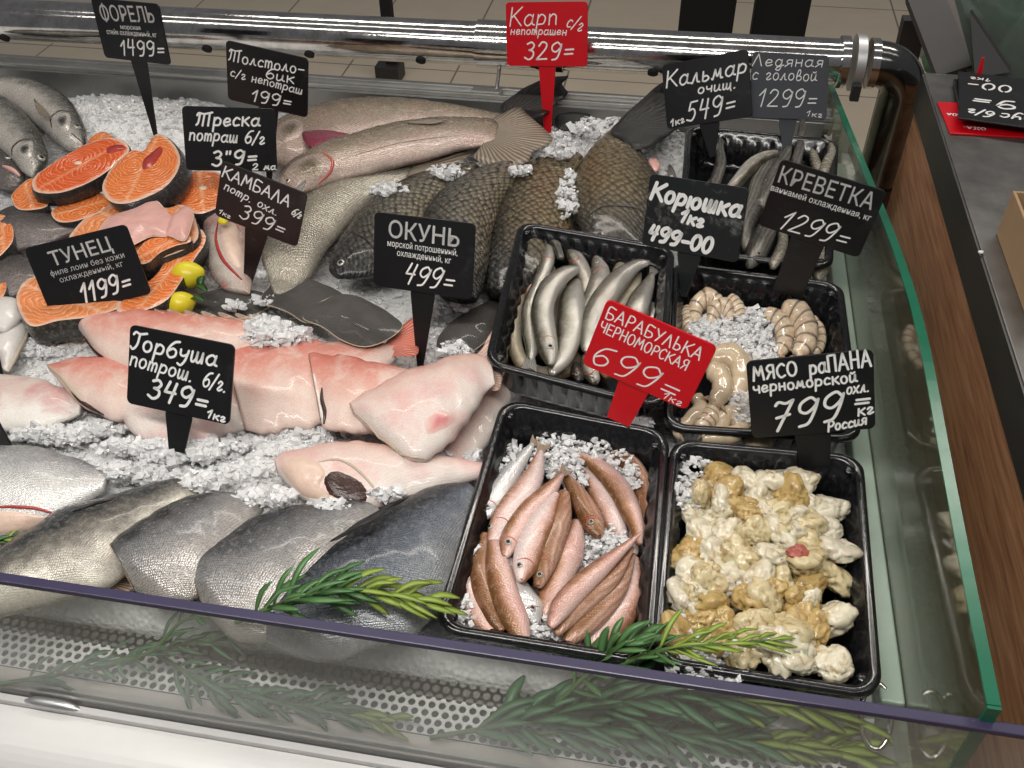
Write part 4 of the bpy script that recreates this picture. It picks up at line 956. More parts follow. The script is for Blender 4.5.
# ------------------------------------------------------------------ trays
def tray(label, corners, z=.05, depth=.046, rad=.020, name='plastic_tray'):
    """thin-walled ribbed tray with rolled rim; corners: TL TR BR BL seen in the image on the rim plane"""
    t = thing(name, label, 'tray', 'black plastic trays of seafood')
    c = [P(x, y, z) for x, y in corners]
    def rr(inset, zz, rad, N=8, rib=0):
        pts = []
        cc_ = sum(c, Vector()) / 4
        for i in range(4):
            p, a, b = c[i], c[i - 1], c[(i + 1) % 4]
            u = (a - p).normalized(); v = (b - p).normalized()
            o = p + (u + v) * inset
            ce = o + (u + v) * rad
            for k in range(N + 1):
                th = math.pi / 2 * k / N; q = ce - v * rad * math.cos(th) - u * rad * math.sin(th)
                pts.append(Vector((q.x, q.y, zz)))
            # subdivided side towards next corner
            nx_ = c[(i + 1) % 4]; o2 = nx_ + ((p - nx_).normalized() + (c[(i + 2) % 4] - nx_).normalized()) * inset
            s0_ = pts[-1]; e0_ = Vector((o2.x, o2.y, zz)) - (o2 - o).normalized() * rad
            inw = (cc_ - (s0_ + e0_) / 2); inw.z = 0; inw = (v.cross(Vector((0, 0, 1)))).normalized(); inw = inw if inw.dot(cc_ - p) > 0 else -inw
            M_ = 48
            for k in range(1, M_):
                off = rib * (1 if (k // 3) % 2 else 0)
                q = s0_.lerp(e0_, k / M_) + inw * off; q.z = zz; pts.append(q)
        return pts
    prof = [(-.0015, z - .004, rad + .0015, 0), (-.001, z - .0004, rad + .001, 0), (.0015, z + .0012, rad, 0), (.005, z + .001, rad - .003, 0), (.0072, z - .001, rad - .004, 0), (.0085, z - .006, rad - .005, 0), (.0115, z - .008, rad - .006, .0018), (.015, z - depth + .008, rad - .006, .0018), (.018, z - depth + .002, rad - .007, 0), (.022, z - depth, rad - .008, 0)]
    V = []; n_ = None
    for ins, zz, ra, rib in prof:
        p = rr(ins, zz, ra, rib=rib); n_ = len(p); V += p
    Fc = []
    for i in range(len(prof) - 1):
        for k in range(n_): Fc.append((i * n_ + k, i * n_ + (k + 1) % n_, (i + 1) * n_ + (k + 1) % n_, (i + 1) * n_ + k))
    Fc.append(tuple((len(prof) - 1) * n_ + k for k in range(n_)))
    # outer wall
    o0 = len(V)
    for ins, zz, ra, rib in [(.0005, z - .005, rad, 0), (.010, z - .010, rad - .004, .0018), (.0135, z - depth + .004, rad - .005, .0018), (.018, z - depth - .0015, rad - .006, 0)]:
        V += rr(ins, zz, ra, rib=rib)
    for k in range(n_): Fc.append((k, o0 + k, o0 + (k + 1) % n_, (k + 1) % n_))
    for i in range(3):
        for k in range(n_): Fc.append((o0 + i * n_ + k, o0 + (i + 1) * n_ + k, o0 + (i + 1) * n_ + (k + 1) % n_, o0 + i * n_ + (k + 1) % n_))
    Fc.append(tuple(o0 + 3 * n_ + k for k in range(n_))[::-1])
    me = mesh_of(V, Fc); link('shell', me, M['tray_black'], t, smooth=True)
    # corner studs
    cc_ = sum(c, Vector()) / 4
    for p in c:
        d = (cc_ - p).normalized(); q = p + d * .019
        bm = bmesh.new(); bmesh.ops.create_uvsphere(bm, u_segments=16, v_segments=10, radius=.0048)
        for v in bm.verts: v.co = Vector((v.co.x, v.co.y, v.co.z * .6)) + q + Vector((0, 0, -.0045))
        bmo('corner_stud', bm, M['tray_black'], t, True)
    return t, c
TL, cTL = tray('black tray of smelts behind the red sign', [(520, 221), (674, 247), (664, 409), (485, 363)], z=.066)
TR, cTR = tray('black tray of shrimps and ice between the smelt tray and side glass', [(673, 262), (842, 283), (862, 440), (664, 428)])
BL, cBL = tray('black tray of red mullets, nearest the guard on the left', [(503, 399), (669, 431), (652, 664), (433, 629)])
BR, cBR = tray('black tray of rapana meat beside the side glass, nearest the guard', [(672, 439), (862, 456), (882, 698), (652, 662)])
BK, cBK = tray('black tray of dark ice fish at the back under the squid sign', [(687, 125), (838, 140), (832, 268), (678, 250)], z=.062)

def chain(name, label, cat, group, ctr, z, mat, sc=1.0, off=(0, 0), thick=.8, n=26, ring=14, eyep=None, eyer=.002, tail=None, tailmat='fin_grey', head=None, dz=None, mouth=False, **kw):
    """fish given by its centre line and widths in the image (head first or tail first), round body"""
    pts = [(off[0] + a[0] / sc, off[1] + a[1] / sc, a[2] / sc * kw.get('wf', 1.0)) for a in ctr]
    st = []
    for i, (x, y, w_) in enumerate(pts):
        a = pts[max(i - 1, 0)]; b = pts[min(i + 1, len(pts) - 1)]; dx, dy = b[0] - a[0], b[1] - a[1]; l = math.hypot(dx, dy); nx_, ny_ = -dy / l, dx / l
        wm = (P(x - nx_ * w_ / 2, y - ny_ * w_ / 2, z) - P(x + nx_ * w_ / 2, y + ny_ * w_ / 2, z)).length
        st.append(((x + nx_ * w_ / 2, y + ny_ * w_ / 2), (x - nx_ * w_ / 2, y - ny_ * w_ / 2), wm * thick, 0 if dz is None else dz[i]))
    # rounded ends
    def endst(i, j, f, wf):
        a, b = pts[i], pts[j]; x, y = a[0] + (a[0] - b[0]) * f, a[1] + (a[1] - b[1]) * f
        d = Vector(st[i][0]) - Vector(st[i][1]); return ((x + d.x / 2 * wf, y + d.y / 2 * wf), (x - d.x / 2 * wf, y - d.y / 2 * wf), st[i][2] * wf, st[i][3])
    lw = math.hypot(pts[0][0] - pts[1][0], pts[0][1] - pts[1][1]); le = math.hypot(pts[-1][0] - pts[-2][0], pts[-1][1] - pts[-2][1])
    st = [endst(0, 1, .3 * pts[0][2] / lw, .45)] + st + [endst(-1, -2, .3 * pts[-1][2] / le, .45)]
    if kw.get('flip'): st = [(b, a, c, d) for a, b, c, d in st]
    t = thing(name, label, cat, group); b = Body(t, st, z, mat, n=n, ring=ring, sup=1.0)
    if eyep:
        for e in ([eyep] if isinstance(eyep[0], (int, float)) else eyep): eye(b, off[0] + e[0] / sc, off[1] + e[1] / sc, eyer)
    if tail:
        i, j = (0, 1) if tail == 'first' else (-1, -2); a, c_ = pts[i], pts[j]; d = np.array([a[0] - c_[0], a[1] - c_[1]]); d /= np.linalg.norm(d); nn = np.array([-d[1], d[0]]); w_ = max(a[2], 4) ; L = kw.get('tl', 2.0) * w_; p0 = np.array(a[:2]) - d * w_ * .3
        zt_ = z + (0 if dz is None else dz[i])
        out = [p0 + nn * w_ * .3, p0 + d * L * .6 + nn * w_ * .8, p0 + d * L + nn * w_ * 1.05, p0 + d * L * .75, p0 + d * L - nn * w_ * 1.05, p0 + d * L * .6 - nn * w_ * .8, p0 - nn * w_ * .3]
        fin(t, [tuple(q) for q in out], zt_, tailmat, 'tail_fin', th=.001, sub=3)
    if head:
        q = [(off[0] + a[0] / sc, off[1] + a[1] / sc) for a in head[0]]; crease(b, q, head[1], 'gill_slit', .0006, 10)
    return t, b

# smelts: zoom frame 490,210 scale 4.04
kw = dict(sc=4.04, off=(490, 210))
def smelt(label, ctr, z, mat='smelt_skin', **k):
    t, b = chain('smelt', label, 'smelt', 'smelts in the black tray', ctr, z + .013, mat, thick=.66, wf=1.04, **kw, **k)
    if k.get('eyep') and not k.get('head'):
        e_ = np.array(k['eyep'], float); i_ = 0 if np.hypot(*(e_ - np.array(ctr[0][:2]))) < np.hypot(*(e_ - np.array(ctr[-1][:2]))) else -1
        j_ = 1 if i_ == 0 else -2; a_ = np.array(ctr[i_][:2], float); b__ = np.array(ctr[j_][:2], float); d_ = (a_ - b__) / np.linalg.norm(a_ - b__); n_ = np.array([-d_[1], d_[0]]); w_ = ctr[j_][2]
        q = [b__ + d_ * (10 - 60 * f * f) + n_ * w_ * f for f in (-.4, -.2, 0, .2, .4)]; crease(b, [(490 + x / 4.04, 210 + y / 4.04) for x, y in q], 'head_red', 'gill_slit', .0006, 10)
        q = [a_ + d_ * 4 + n_ * f for f in (-8, 0, 8)]; crease(b, [(490 + x / 4.04, 210 + y / 4.04) for x, y in q], 'cavity_dark', 'mouth', .0005, 8)
    return t, b
smelt('smelt lying along the tray wall behind the tail-down smelts, reddish', [(180, 150, 30), (182, 250, 42), (165, 330, 42), (150, 420, 40)], .022, 'mullet_pink_skin')
smelt('brownish curved smelt hugging the left wall of its tray', [(155, 250, 25), (118, 340, 50), (98, 440, 66), (98, 540, 66), (140, 630, 58), (230, 668, 40)], .018, 'smelt_brown_skin')
smelt('smelt at the front left corner, lying crosswise on the tray floor', [(210, 650, 30), (260, 662, 48), (320, 640, 55), (350, 600, 60)], .014, 'smelt_brown_skin')
smelt('slim smelt with grey tail spread at the front, second from the left wall', [(232, 120, 36), (235, 200, 54), (195, 300, 48), (160, 390, 58), (160, 480, 62), (170, 560, 50), (165, 595, 34)], .034, eyep=(222, 118), tail='last')
smelt('pink-headed small smelt pointing up in the middle of the tray', [(322, 140, 34), (335, 180, 58), (365, 230, 66), (385, 290, 66), (380, 350, 50)], .030, eyep=(342, 155), head=([(318, 205), (345, 205), (362, 190)], 'meat_red'))
smelt('small grey smelt tail leaning on the back wall of the tray', [(225, 110, 26), (265, 135, 32), (285, 190, 28)], .040, 'icefish_skin')
smelt('upright smelt right of the pink-headed one, eye near the top', [(428, 200, 38), (445, 245, 76), (428, 320, 90), (405, 400, 85), (390, 480, 62)], .030, eyep=(432, 210), eyer=.002)
smelt('smelt with raised tail partly behind others at the back', [(562, 165, 26), (533, 215, 42), (505, 280, 46), (480, 340, 44)], .026, 'smelt_brown_skin', tail='first')
smelt('broad silvery smelt with long forked tail, half behind the red sign', [(640, 212, 20), (595, 225, 40), (535, 270, 74), (475, 340, 92), (425, 420, 92), (398, 500, 74), (390, 560, 46)], .036, tail='first')
smelt('brown smelt between the broad silvery one and the right wall', [(600, 260, 30), (575, 320, 60), (535, 370, 62), (500, 430, 50)], .022, 'smelt_brown_skin')
smelt('smelt with notched tail nearest the right wall of the tray', [(655, 262, 24), (640, 300, 52), (605, 370, 88), (575, 440, 90), (550, 500, 70)], .032, tail='first')
smelt('pale smelt tip showing above the red sign at the right wall', [(652, 385, 34), (656, 430, 48), (645, 490, 44)], .020)
smelt('smooth grey smelt with thick body right of the head-down one', [(350, 296, 50), (335, 350, 96), (330, 430, 112), (318, 520, 100), (290, 600, 78), (250, 650, 44)], .034)
smelt('shiny head-down smelt with red eye in the middle of the tray', [(352, 240, 26), (300, 262, 56), (240, 320, 82), (212, 400, 92), (222, 490, 90), (236, 560, 78), (246, 612, 44)], .046, eyep=(243, 552), eyer=.0034, head=([(205, 520), (235, 508), (265, 520)], 'mullet_pink_skin'))
smelt('smelt head pointing down at the front wall beside the red sign', [(395, 600, 60), (405, 650, 64), (425, 690, 44)], .024, eyep=(415, 680))
smelt('pinkish smelt lying under the red sign', [(400, 480, 40), (400, 540, 60), (440, 600, 70), (480, 660, 50)], .022, 'mullet_pink_skin')
smelt('small smelt head at the front wall left of the red sign', [(330, 600, 36), (345, 650, 50), (365, 680, 36)], .016, 'icefish_skin', eyep=(350, 662))

for k, ct in enumerate([[(250, 240, 30), (270, 340, 60), (260, 450, 60), (280, 560, 50)], [(430, 300, 40), (470, 380, 70), (480, 470, 70), (440, 560, 50)], [(560, 330, 40), (620, 400, 60), (620, 480, 60)], [(140, 300, 40), (200, 420, 60), (200, 540, 60), (260, 620, 50)]]):
    smelt('smelt underneath the others in the tray, mostly hidden', ct, .018, 'smelt_brown_skin')
# mullets: zoom frame 440,420 scale 3.3375
kw2 = dict(sc=3.3375, off=(440, 420))
def mul(label, ctr, z, mat='mullet_skin', **k):
    k.setdefault('tailmat', 'fin_tan')
    t, b = chain('red_mullet', label, 'red mullet', 'red mullets in the black tray', ctr, z, mat, thick=.62, wf=1.17, **kw2, **k)
    if k.get('eyep'):
        # gill cover edge behind the eye and a mouth line at the snout
        a_ = np.array(ctr[-1][:2], float); b__ = np.array(ctr[-2][:2], float); d_ = (a_ - b__) / np.linalg.norm(a_ - b__); n_ = np.array([-d_[1], d_[0]]); w_ = ctr[-2][2]
        q = [(b__ - d_ * 4 + n_ * w_ * f + -d_ * 14 * (1 - (f / .4) ** 2)) for f in (-.4, -.2, 0, .2, .4)]
        crease(b, [(440 + x / 3.3375, 420 + y / 3.3375) for x, y in q], 'head_red', 'gill_slit', .0005, 10)
        q = [a_ + d_ * 3 + n_ * f for f in (-6, 0, 6)]; crease(b, [(440 + x / 3.3375, 420 + y / 3.3375) for x, y in q], 'cavity_dark', 'mouth', .0004, 8)
    return t, b
mul('brown mullet curled against the back right corner of its tray', [(575, 118, 28), (632, 150, 56), (672, 215, 60), (676, 300, 54), (668, 390, 34)], .026, 'mullet_brown_skin')
mul('long mullet with dark back beside the corner one', [(468, 120, 16), (530, 158, 46), (592, 222, 62), (630, 290, 62), (655, 355, 44), (664, 408, 24)], .036, 'mullet_skin', tail='first')
mul('pinkish mullet under the long one, tail up', [(488, 165, 18), (528, 235, 60), (568, 315, 76), (600, 385, 50)], .028, 'mullet_pink_skin', tail='first')
mul('mullet lying alone at the centre, its eye at the lower end', [(412, 180, 16), (448, 230, 44), (482, 290, 62), (512, 345, 64), (532, 382, 30)], .040, 'mullet_brown_skin', eyep=(505, 340), eyer=.0024, tail='first', head=([(478, 330), (498, 318), (520, 322)], 'meat_red'))
mul('silver-white mullet at the back left with round eye', [(306, 85, 16), (252, 160, 50), (205, 230, 66), (168, 288, 60), (146, 322, 28)], .036, 'mullet_silver_skin', eyep=(158, 290), eyer=.0027, tail='first')
mul('pink mullet lying next to the silver-white one', [(335, 110, 20), (310, 195, 62), (255, 275, 78), (208, 345, 74), (176, 400, 40)], .042, 'mullet_pink_skin', eyep=(168, 356), eyer=.0026, tail='first')
mul('mullet with a blood-red head and eye', [(405, 185, 18), (362, 240, 48), (302, 300, 62), (258, 360, 66), (232, 408, 62), (218, 450, 30)], .046, 'mullet_skin', eyep=(228, 408), eyer=.0028, tail='first')
b_h = [o for o in COL.objects if o.name.startswith('red_mullet')][-1]
mul('mullet with silvery cheek in the middle of the fan of mullets', [(388, 252, 24), (352, 320, 68), (312, 400, 84), (286, 480, 78), (272, 528, 36)], .050, 'mullet_pink_skin', eyep=(266, 484), eyer=.0026, flip=True)
mul('mullet right of the silvery-cheeked one, eye near its nose', [(412, 250, 40), (398, 320, 74), (372, 400, 78), (346, 480, 72), (330, 548, 32)], .046, 'mullet_brown_skin', eyep=(333, 516), eyer=.0026)
mul('fourth mullet of the central fan, belly up to the ice', [(455, 350, 46), (432, 430, 90), (400, 510, 92), (370, 590, 80), (352, 640, 48)], .036, 'mullet_skin')
mul('palest mullet against the left wall at the front', [(130, 385, 36), (106, 470, 60), (106, 570, 78), (145, 660, 92), (190, 712, 54)], .030, 'mullet_pink_skin')
mul('brown-striped mullet second from the left wall at the front', [(150, 388, 30), (136, 470, 62), (150, 570, 74), (182, 650, 62), (205, 695, 30)], .036, 'mullet_brown_skin')
mul('thick brown mullet in the front left bundle', [(182, 415, 46), (196, 500, 78), (224, 600, 84), (258, 680, 74), (282, 740, 36)], .042, 'mullet_skin')
mul('mullet with scaly silver head lying in ice at the front', [(215, 445, 40), (236, 520, 56), (270, 585, 74), (305, 640, 80), (318, 672, 36)], .038, 'mullet_silver_skin', eyep=(308, 628), eyer=.0028)
mul('large pale-bellied mullet in the front right corner', [(650, 470, 30), (632, 580, 84), (575, 670, 112), (510, 730, 90)], .028, 'mullet_pink_skin', flip=True)
mul('brown mullet between the pale-bellied and the slim ones', [(645, 455, 16), (594, 555, 62), (524, 640, 80), (455, 700, 72), (425, 735, 36)], .038, 'mullet_brown_skin')
mul('darker mullet under the slim long-tailed one', [(640, 432, 12), (580, 520, 50), (500, 592, 66), (432, 652, 62), (390, 705, 32)], .044, 'mullet_brown_skin')
mul('slim mullet with longest thin tail reaching the right wall', [(668, 378, 8), (600, 440, 32), (530, 500, 56), (452, 572, 68), (400, 632, 64), (372, 682, 32)], .050, 'mullet_skin')
# ice in mullet tray
def tray_ice(off, sc, blobs, z, nm, label, n=420):
    pts = []
    for (x, y, r_) in blobs:
        for k in range(int(n * (r_ / 60.0) ** 1.6)):
            a = RND.random() * 6.283; d = r_ * math.sqrt(RND.random()); pts.append(P(off[0] + (x + math.cos(a) * d) / sc, off[1] + (y + math.sin(a) * d) / sc, z + RND.uniform(-.012, .006) + .006 * (1 - d / r_)))
    return chips(pts, nm, label, .0018, .0042)
for k, ct in enumerate([[(300, 330, 40), (280, 430, 60), (250, 520, 50)], [(520, 300, 40), (540, 380, 50), (560, 440, 40)], [(420, 560, 50), (480, 520, 60), (560, 470, 40)], [(160, 420, 50), (220, 560, 60), (290, 690, 60)], [(600, 300, 50), (640, 380, 50), (640, 440, 40)], [(330, 560, 60), (350, 640, 60), (360, 720, 50)], [(500, 690, 60), (420, 720, 50), (380, 735, 30)]]):
    mul('mullet underneath the others in the tray, mostly hidden', ct, .020, 'mullet_pink_skin')
tray_ice((440, 420), 3.3375, [(370, 110, 70), (440, 110, 60), (520, 120, 60), (600, 150, 50), (240, 130, 50), (200, 190, 40), (640, 190, 40), (520, 430, 70), (580, 400, 50), (330, 700, 60), (350, 740, 50), (90, 620, 50), (80, 680, 40), (450, 200, 50), (120, 430, 40), (600, 470, 40), (400, 160, 50)], .030, 'ice_chips', 'ice chips among the red mullets in their tray', 150)
# shrimps: zoom frame 660,260 scale 4.04
shr = dict(sc=4.04, off=(660, 260))
def shrimp(label, ctr, z, mat='shrimp_shell', **k):
    t, b = chain('shrimp', label, 'shrimp', 'shrimps in the black tray', ctr, z, mat, thick=.85, n=36, ring=16, tail='last', tailmat='shrimp_tailfan' if False else 'fin_tan', tl=.5, **shr, **k)
    # overlapping shell segments as relief
    V = b.V; ring = 16; N = len(V) // ring
    for i in range(N):
        u = i / (N - 1) * 6; f = u - math.floor(u); s_ = 1.0 + .10 * (1 - f) - .03
        c = sum((Vector(v) for v in V[i * ring:(i + 1) * ring]), Vector()) / ring
        for k_ in range(ring): b.me.vertices[i * ring + k_].co = c + (Vector(V[i * ring + k_]) - c) * s_
    return t
shrimp('shrimp end showing above the ice nearest the left wall', [(110, 200, 44), (108, 235, 56), (122, 270, 56)], .034)
shrimp('arched shrimp at the back left rising over the ice', [(140, 245, 52), (146, 190, 62), (185, 160, 66), (225, 175, 62), (240, 225, 56)], .036)
shrimp('shrimp nested inside the arched one, dark seams', [(205, 250, 40), (222, 205, 62), (262, 195, 60), (285, 235, 50)], .044)
shrimp('white-tipped shrimp standing right of the nested pair', [(285, 162, 46), (308, 195, 62), (325, 245, 56)], .040)
shrimp('pinkish shrimp curled left in the right-hand pair', [(430, 222, 46), (475, 245, 66), (505, 295, 78), (500, 345, 66), (478, 375, 44)], .040)
shrimp('big curled shrimp leaning on the pinkish one', [(505, 195, 50), (555, 220, 84), (590, 280, 94), (588, 340, 84), (555, 380, 50)], .044)
shrimp('shrimp squeezed at the right wall behind the big curled one', [(618, 245, 36), (645, 290, 46), (645, 345, 46), (620, 380, 36)], .034)
shrimp('largest pale peeled shrimp bending around the red sign', [(215, 395, 60), (275, 390, 84), (325, 430, 96), (325, 500, 92), (300, 555, 64)], .042, 'shrimp_peeled')
shrimp('pale peeled shrimp lying inside the bend of the largest', [(205, 445, 56), (245, 470, 80), (250, 530, 84), (222, 575, 60)], .048, 'shrimp_peeled')
shrimp('peeled shrimp with tan tail below the red sign', [(150, 560, 50), (165, 600, 66), (120, 650, 60), (70, 700, 44)], .040, 'shrimp_peeled')
shrimp('brownish shrimp between peeled ones at the front', [(215, 600, 60), (200, 640, 74), (170, 670, 66), (185, 700, 40)], .044)
shrimp('white peeled shrimp at the front, middle of the row', [(225, 700, 50), (250, 650, 80), (290, 630, 70), (320, 660, 50)], .038, 'shrimp_peeled')
shrimp('peeled shrimp lying against the front wall', [(180, 715, 40), (240, 712, 50), (300, 705, 60), (330, 680, 50)], .040, 'shrimp_peeled')
shrimp('translucent grey shrimp beside the rapana sign', [(300, 560, 50), (335, 590, 70), (345, 640, 60), (330, 690, 40)], .040, 'shrimp_peeled')
for k, (x, y, a) in enumerate([(400, 560, 0), (440, 640, 1), (520, 600, 2), (590, 660, .5), (480, 500, 1.4), (560, 470, 2.4), (400, 690, .2), (520, 700, 3), (610, 560, 1.9)]):
    shrimp('banded shrimp lying behind the rapana sign', [(x + 60 * math.cos(a + q), y + 50 * math.sin(a + q), w_) for q, w_ in ((0, 45), (.9, 62), (1.8, 62), (2.7, 42))], .028 + .004 * (k % 3), 'shrimp_shell' if k % 2 else 'shrimp_peeled')
tray_ice((660, 260), 4.04, [(220, 280, 70), (300, 290, 80), (380, 280, 70), (390, 340, 70), (300, 350, 70), (170, 290, 60), (350, 230, 40), (430, 390, 50), (340, 600, 60), (330, 560, 40), (300, 240, 40), (400, 230, 40), (250, 320, 60)], .040, 'ice_chips', 'mound of ice chips among the shrimps in their tray', 190)

# rapana meat
def rap_mesh(seed):
    bm = bmesh.new(); bmesh.ops.create_icosphere(bm, subdivisions=4, radius=1); r_ = random.Random(seed); off = Vector((r_.random() * 50, r_.random() * 50, 0))
    lobes = [(Vector((r_.uniform(-1, 1), r_.uniform(-1, 1), r_.uniform(-.3, .8))).normalized(), r_.uniform(.25, .5)) for k in range(6)]
    for v in bm.verts:
        d = v.co.normalized(); f = .82
        for q_, (ld, la) in enumerate(lobes): f += (la * max(0, d.dot(ld)) ** 5) if q_ < 2 else (la * .95 * max(0, d.dot(ld)) ** 9)
        rid = abs(noise.noise(d * 1.7 + off)); f -= .40 * max(0, .10 - rid) / .10; rid = abs(noise.noise(d * 3.1 - off)); f -= .10 * max(0, .10 - rid) / .10
        f += .09 * noise.noise(d * 2.6 + off); v.co = d * f * .0158; v.co.z *= .72
    me = bpy.data.meshes.new('rapana'); bm.to_mesh(me); bm.free(); me.polygons.foreach_set('use_smooth', [True] * len(me.polygons)); return me
RM = [rap_mesh(i) for i in range(7)]
def quad(c, u, v): return (c[0].lerp(c[1], u)).lerp(c[3].lerp(c[2], u), v)
rows_ = [(.46, .17, .0), (.3, .2, 0)]
spots = []
for j in range(9):
    for i in range(6):
        u = .14 + i * .132 + (.05 if j % 2 else 0) + RND.uniform(-.02, .02); v = .16 + j * .093 + RND.uniform(-.015, .015)
        if v < .24 and (u < .25 or u > .68): continue
        if u > .90 or (u > .84 and v > .6): continue
        spots.append((u, v))
mats_r = ['rapana_cream', 'rapana_cream', 'rapana_ochre', 'rapana_white', 'rapana_ochre', 'rapana_white']
names_col = {'rapana_cream': 'cream', 'rapana_ochre': 'ochre', 'rapana_white': 'white', 'rapana_violet': 'violet-stained', 'rapana_red': 'red'}
rc = random.Random(5)
for k, (u, v) in enumerate(spots):
    m_ = mats_r[rc.randrange(6)]
    if k in (15, 21, 9, 33): m_ = 'rapana_violet'
    key = (k % 7, m_); me = RM[k % 7].copy() if True else None; me.materials.append(M[m_])
    o = bpy.data.objects.new('rapana_meat', me); COL.objects.link(o)
    p = quad(cBR, u, v); o.location = (p.x, p.y, .031 + .014 * math.sin(math.pi * min(1, max(0, u))) + rc.uniform(0, .008)); s_ = rc.uniform(.85, 1.25)
    o.scale = (s_, s_ * rc.uniform(.8, 1.1), s_); o.rotation_euler = (rc.uniform(-.6, .6), rc.uniform(-.6, .6), rc.random() * 6.28)
    row = 'back' if v < .36 else ('front' if v > .68 else 'middle'); side = 'by the left wall' if u < .3 else ('towards the side glass' if u > .62 else 'in the centre')
    tag(o, '%s lump of rapana meat, %s rows of the tray, %s' % (names_col[m_], row, side), 'rapana meat', 'rapana meat pieces in the tray')
    lo = o
for k in range(14):
    u, v = rc.uniform(.12, .85), rc.uniform(.25, .92); me = RM[k % 7].copy(); me.materials.append(M[mats_r[(k * 5) % 6]])
    o = bpy.data.objects.new('rapana_meat', me); COL.objects.link(o); p = quad(cBR, u, v); o.location = (p.x, p.y, .050 + .004 * math.sin(3.14 * u)); s_ = rc.uniform(.6, .9); o.scale = (s_,) * 3; o.rotation_euler = (rc.random(), rc.random(), rc.random() * 6)
    tag(o, 'small lump of rapana meat lying on top of the heap', 'rapana meat', 'small rapana meat pieces on the heap')
me = RM[2].copy(); me.materials.append(M['rapana_red']); o = bpy.data.objects.new('rapana_meat', me); COL.objects.link(o); o.location = P(797, 551, .062); o.scale = (.62, .35, .4); o.rotation_euler = (0, 0, .2)
tag(o, 'small dark red piece among the rapana meat', 'rapana meat')
pts = []
for (x, y, r_) in [(700, 480, 22), (740, 540, 24), (735, 575, 20), (680, 640, 26), (720, 660, 30), (690, 660, 26), (750, 630, 16), (775, 500, 16), (690, 495, 16)]:
    for k in range(int(6.5 * r_)):
        a = RND.random() * 6.283; d = r_ * math.sqrt(RND.random()); pts.append(P(x + math.cos(a) * d, y + math.sin(a) * d, .044 + RND.uniform(-.006, .006)))
chips(pts, 'ice_chips', 'ice chips melting among the rapana meat', .0018, .004)

# back tray: dark ice fish, zoom 650,110 scale 4.52
kb = dict(sc=4.52, off=(650, 110))
def icef(label, ctr, z, mat='icefish_skin', **k):
    return chain('ice_fish', label, 'ice fish', 'dark fish in the back tray', ctr, z, mat, thick=.8, **kb, **k)
icef('pale grey fish tail sticking up at the left of the back tray', [(312, 110, 40), (312, 180, 48), (320, 240, 54), (300, 310, 54), (285, 350, 50)], .050)
icef('white-bellied slim fish curving to the centre of the back tray', [(350, 370, 36), (400, 320, 56), (450, 262, 58), (510, 225, 48), (570, 205, 30)], .064, 'smelt_skin')
icef('long grey fish beside the white-bellied one', [(440, 620, 50), (440, 520, 84), (480, 420, 96), (500, 340, 100), (540, 270, 80), (590, 215, 46)], .056)
icef('thin grey fish behind the shrimp sign, tail up at the back', [(622, 110, 24), (620, 170, 46), (600, 230, 60), (560, 300, 70), (500, 420, 70)], .060)
icef('grey fish with long tail raised behind the shrimp sign', [(690, 50, 26), (682, 120, 40), (668, 200, 50), (640, 290, 60), (600, 400, 60)], .056)
icef('fish tail pair poking out beside the side glass', [(812, 140, 16), (822, 190, 44), (800, 240, 48), (780, 290, 50)], .060, 'olive_silver_skin', tail='first')
icef('pale tail tip behind the top edge of the shrimp sign', [(730, 190, 30), (745, 230, 44), (760, 280, 44)], .054, 'olive_silver_skin')
icef('blue-grey fish head with a dull eye below the smelt sign', [(560, 480, 60), (520, 560, 100), (480, 640, 104), (450, 690, 60)], .056, eyep=(490, 650), eyer=.003)
icef('pale narrow fish beside the stake of the shrimp sign', [(600, 540, 40), (600, 600, 50), (580, 660, 56), (555, 700, 44)], .060, 'olive_silver_skin')
icef('mottled fish head by the side glass, right of the shrimp sign stake', [(775, 600, 50), (775, 650, 84), (770, 710, 84), (760, 750, 60)], .050, 'olive_silver_skin')
for k, (x, y) in enumerate([(250, 420), (340, 500), (690, 430), (740, 520), (640, 350)]):
    icef('dark fish lying underneath in the back tray behind the signs', [(x - 60, y + 80, 40), (x - 20, y + 20, 70), (x + 20, y - 50, 70), (x + 50, y - 110, 40)], .030, 'dark_skin')
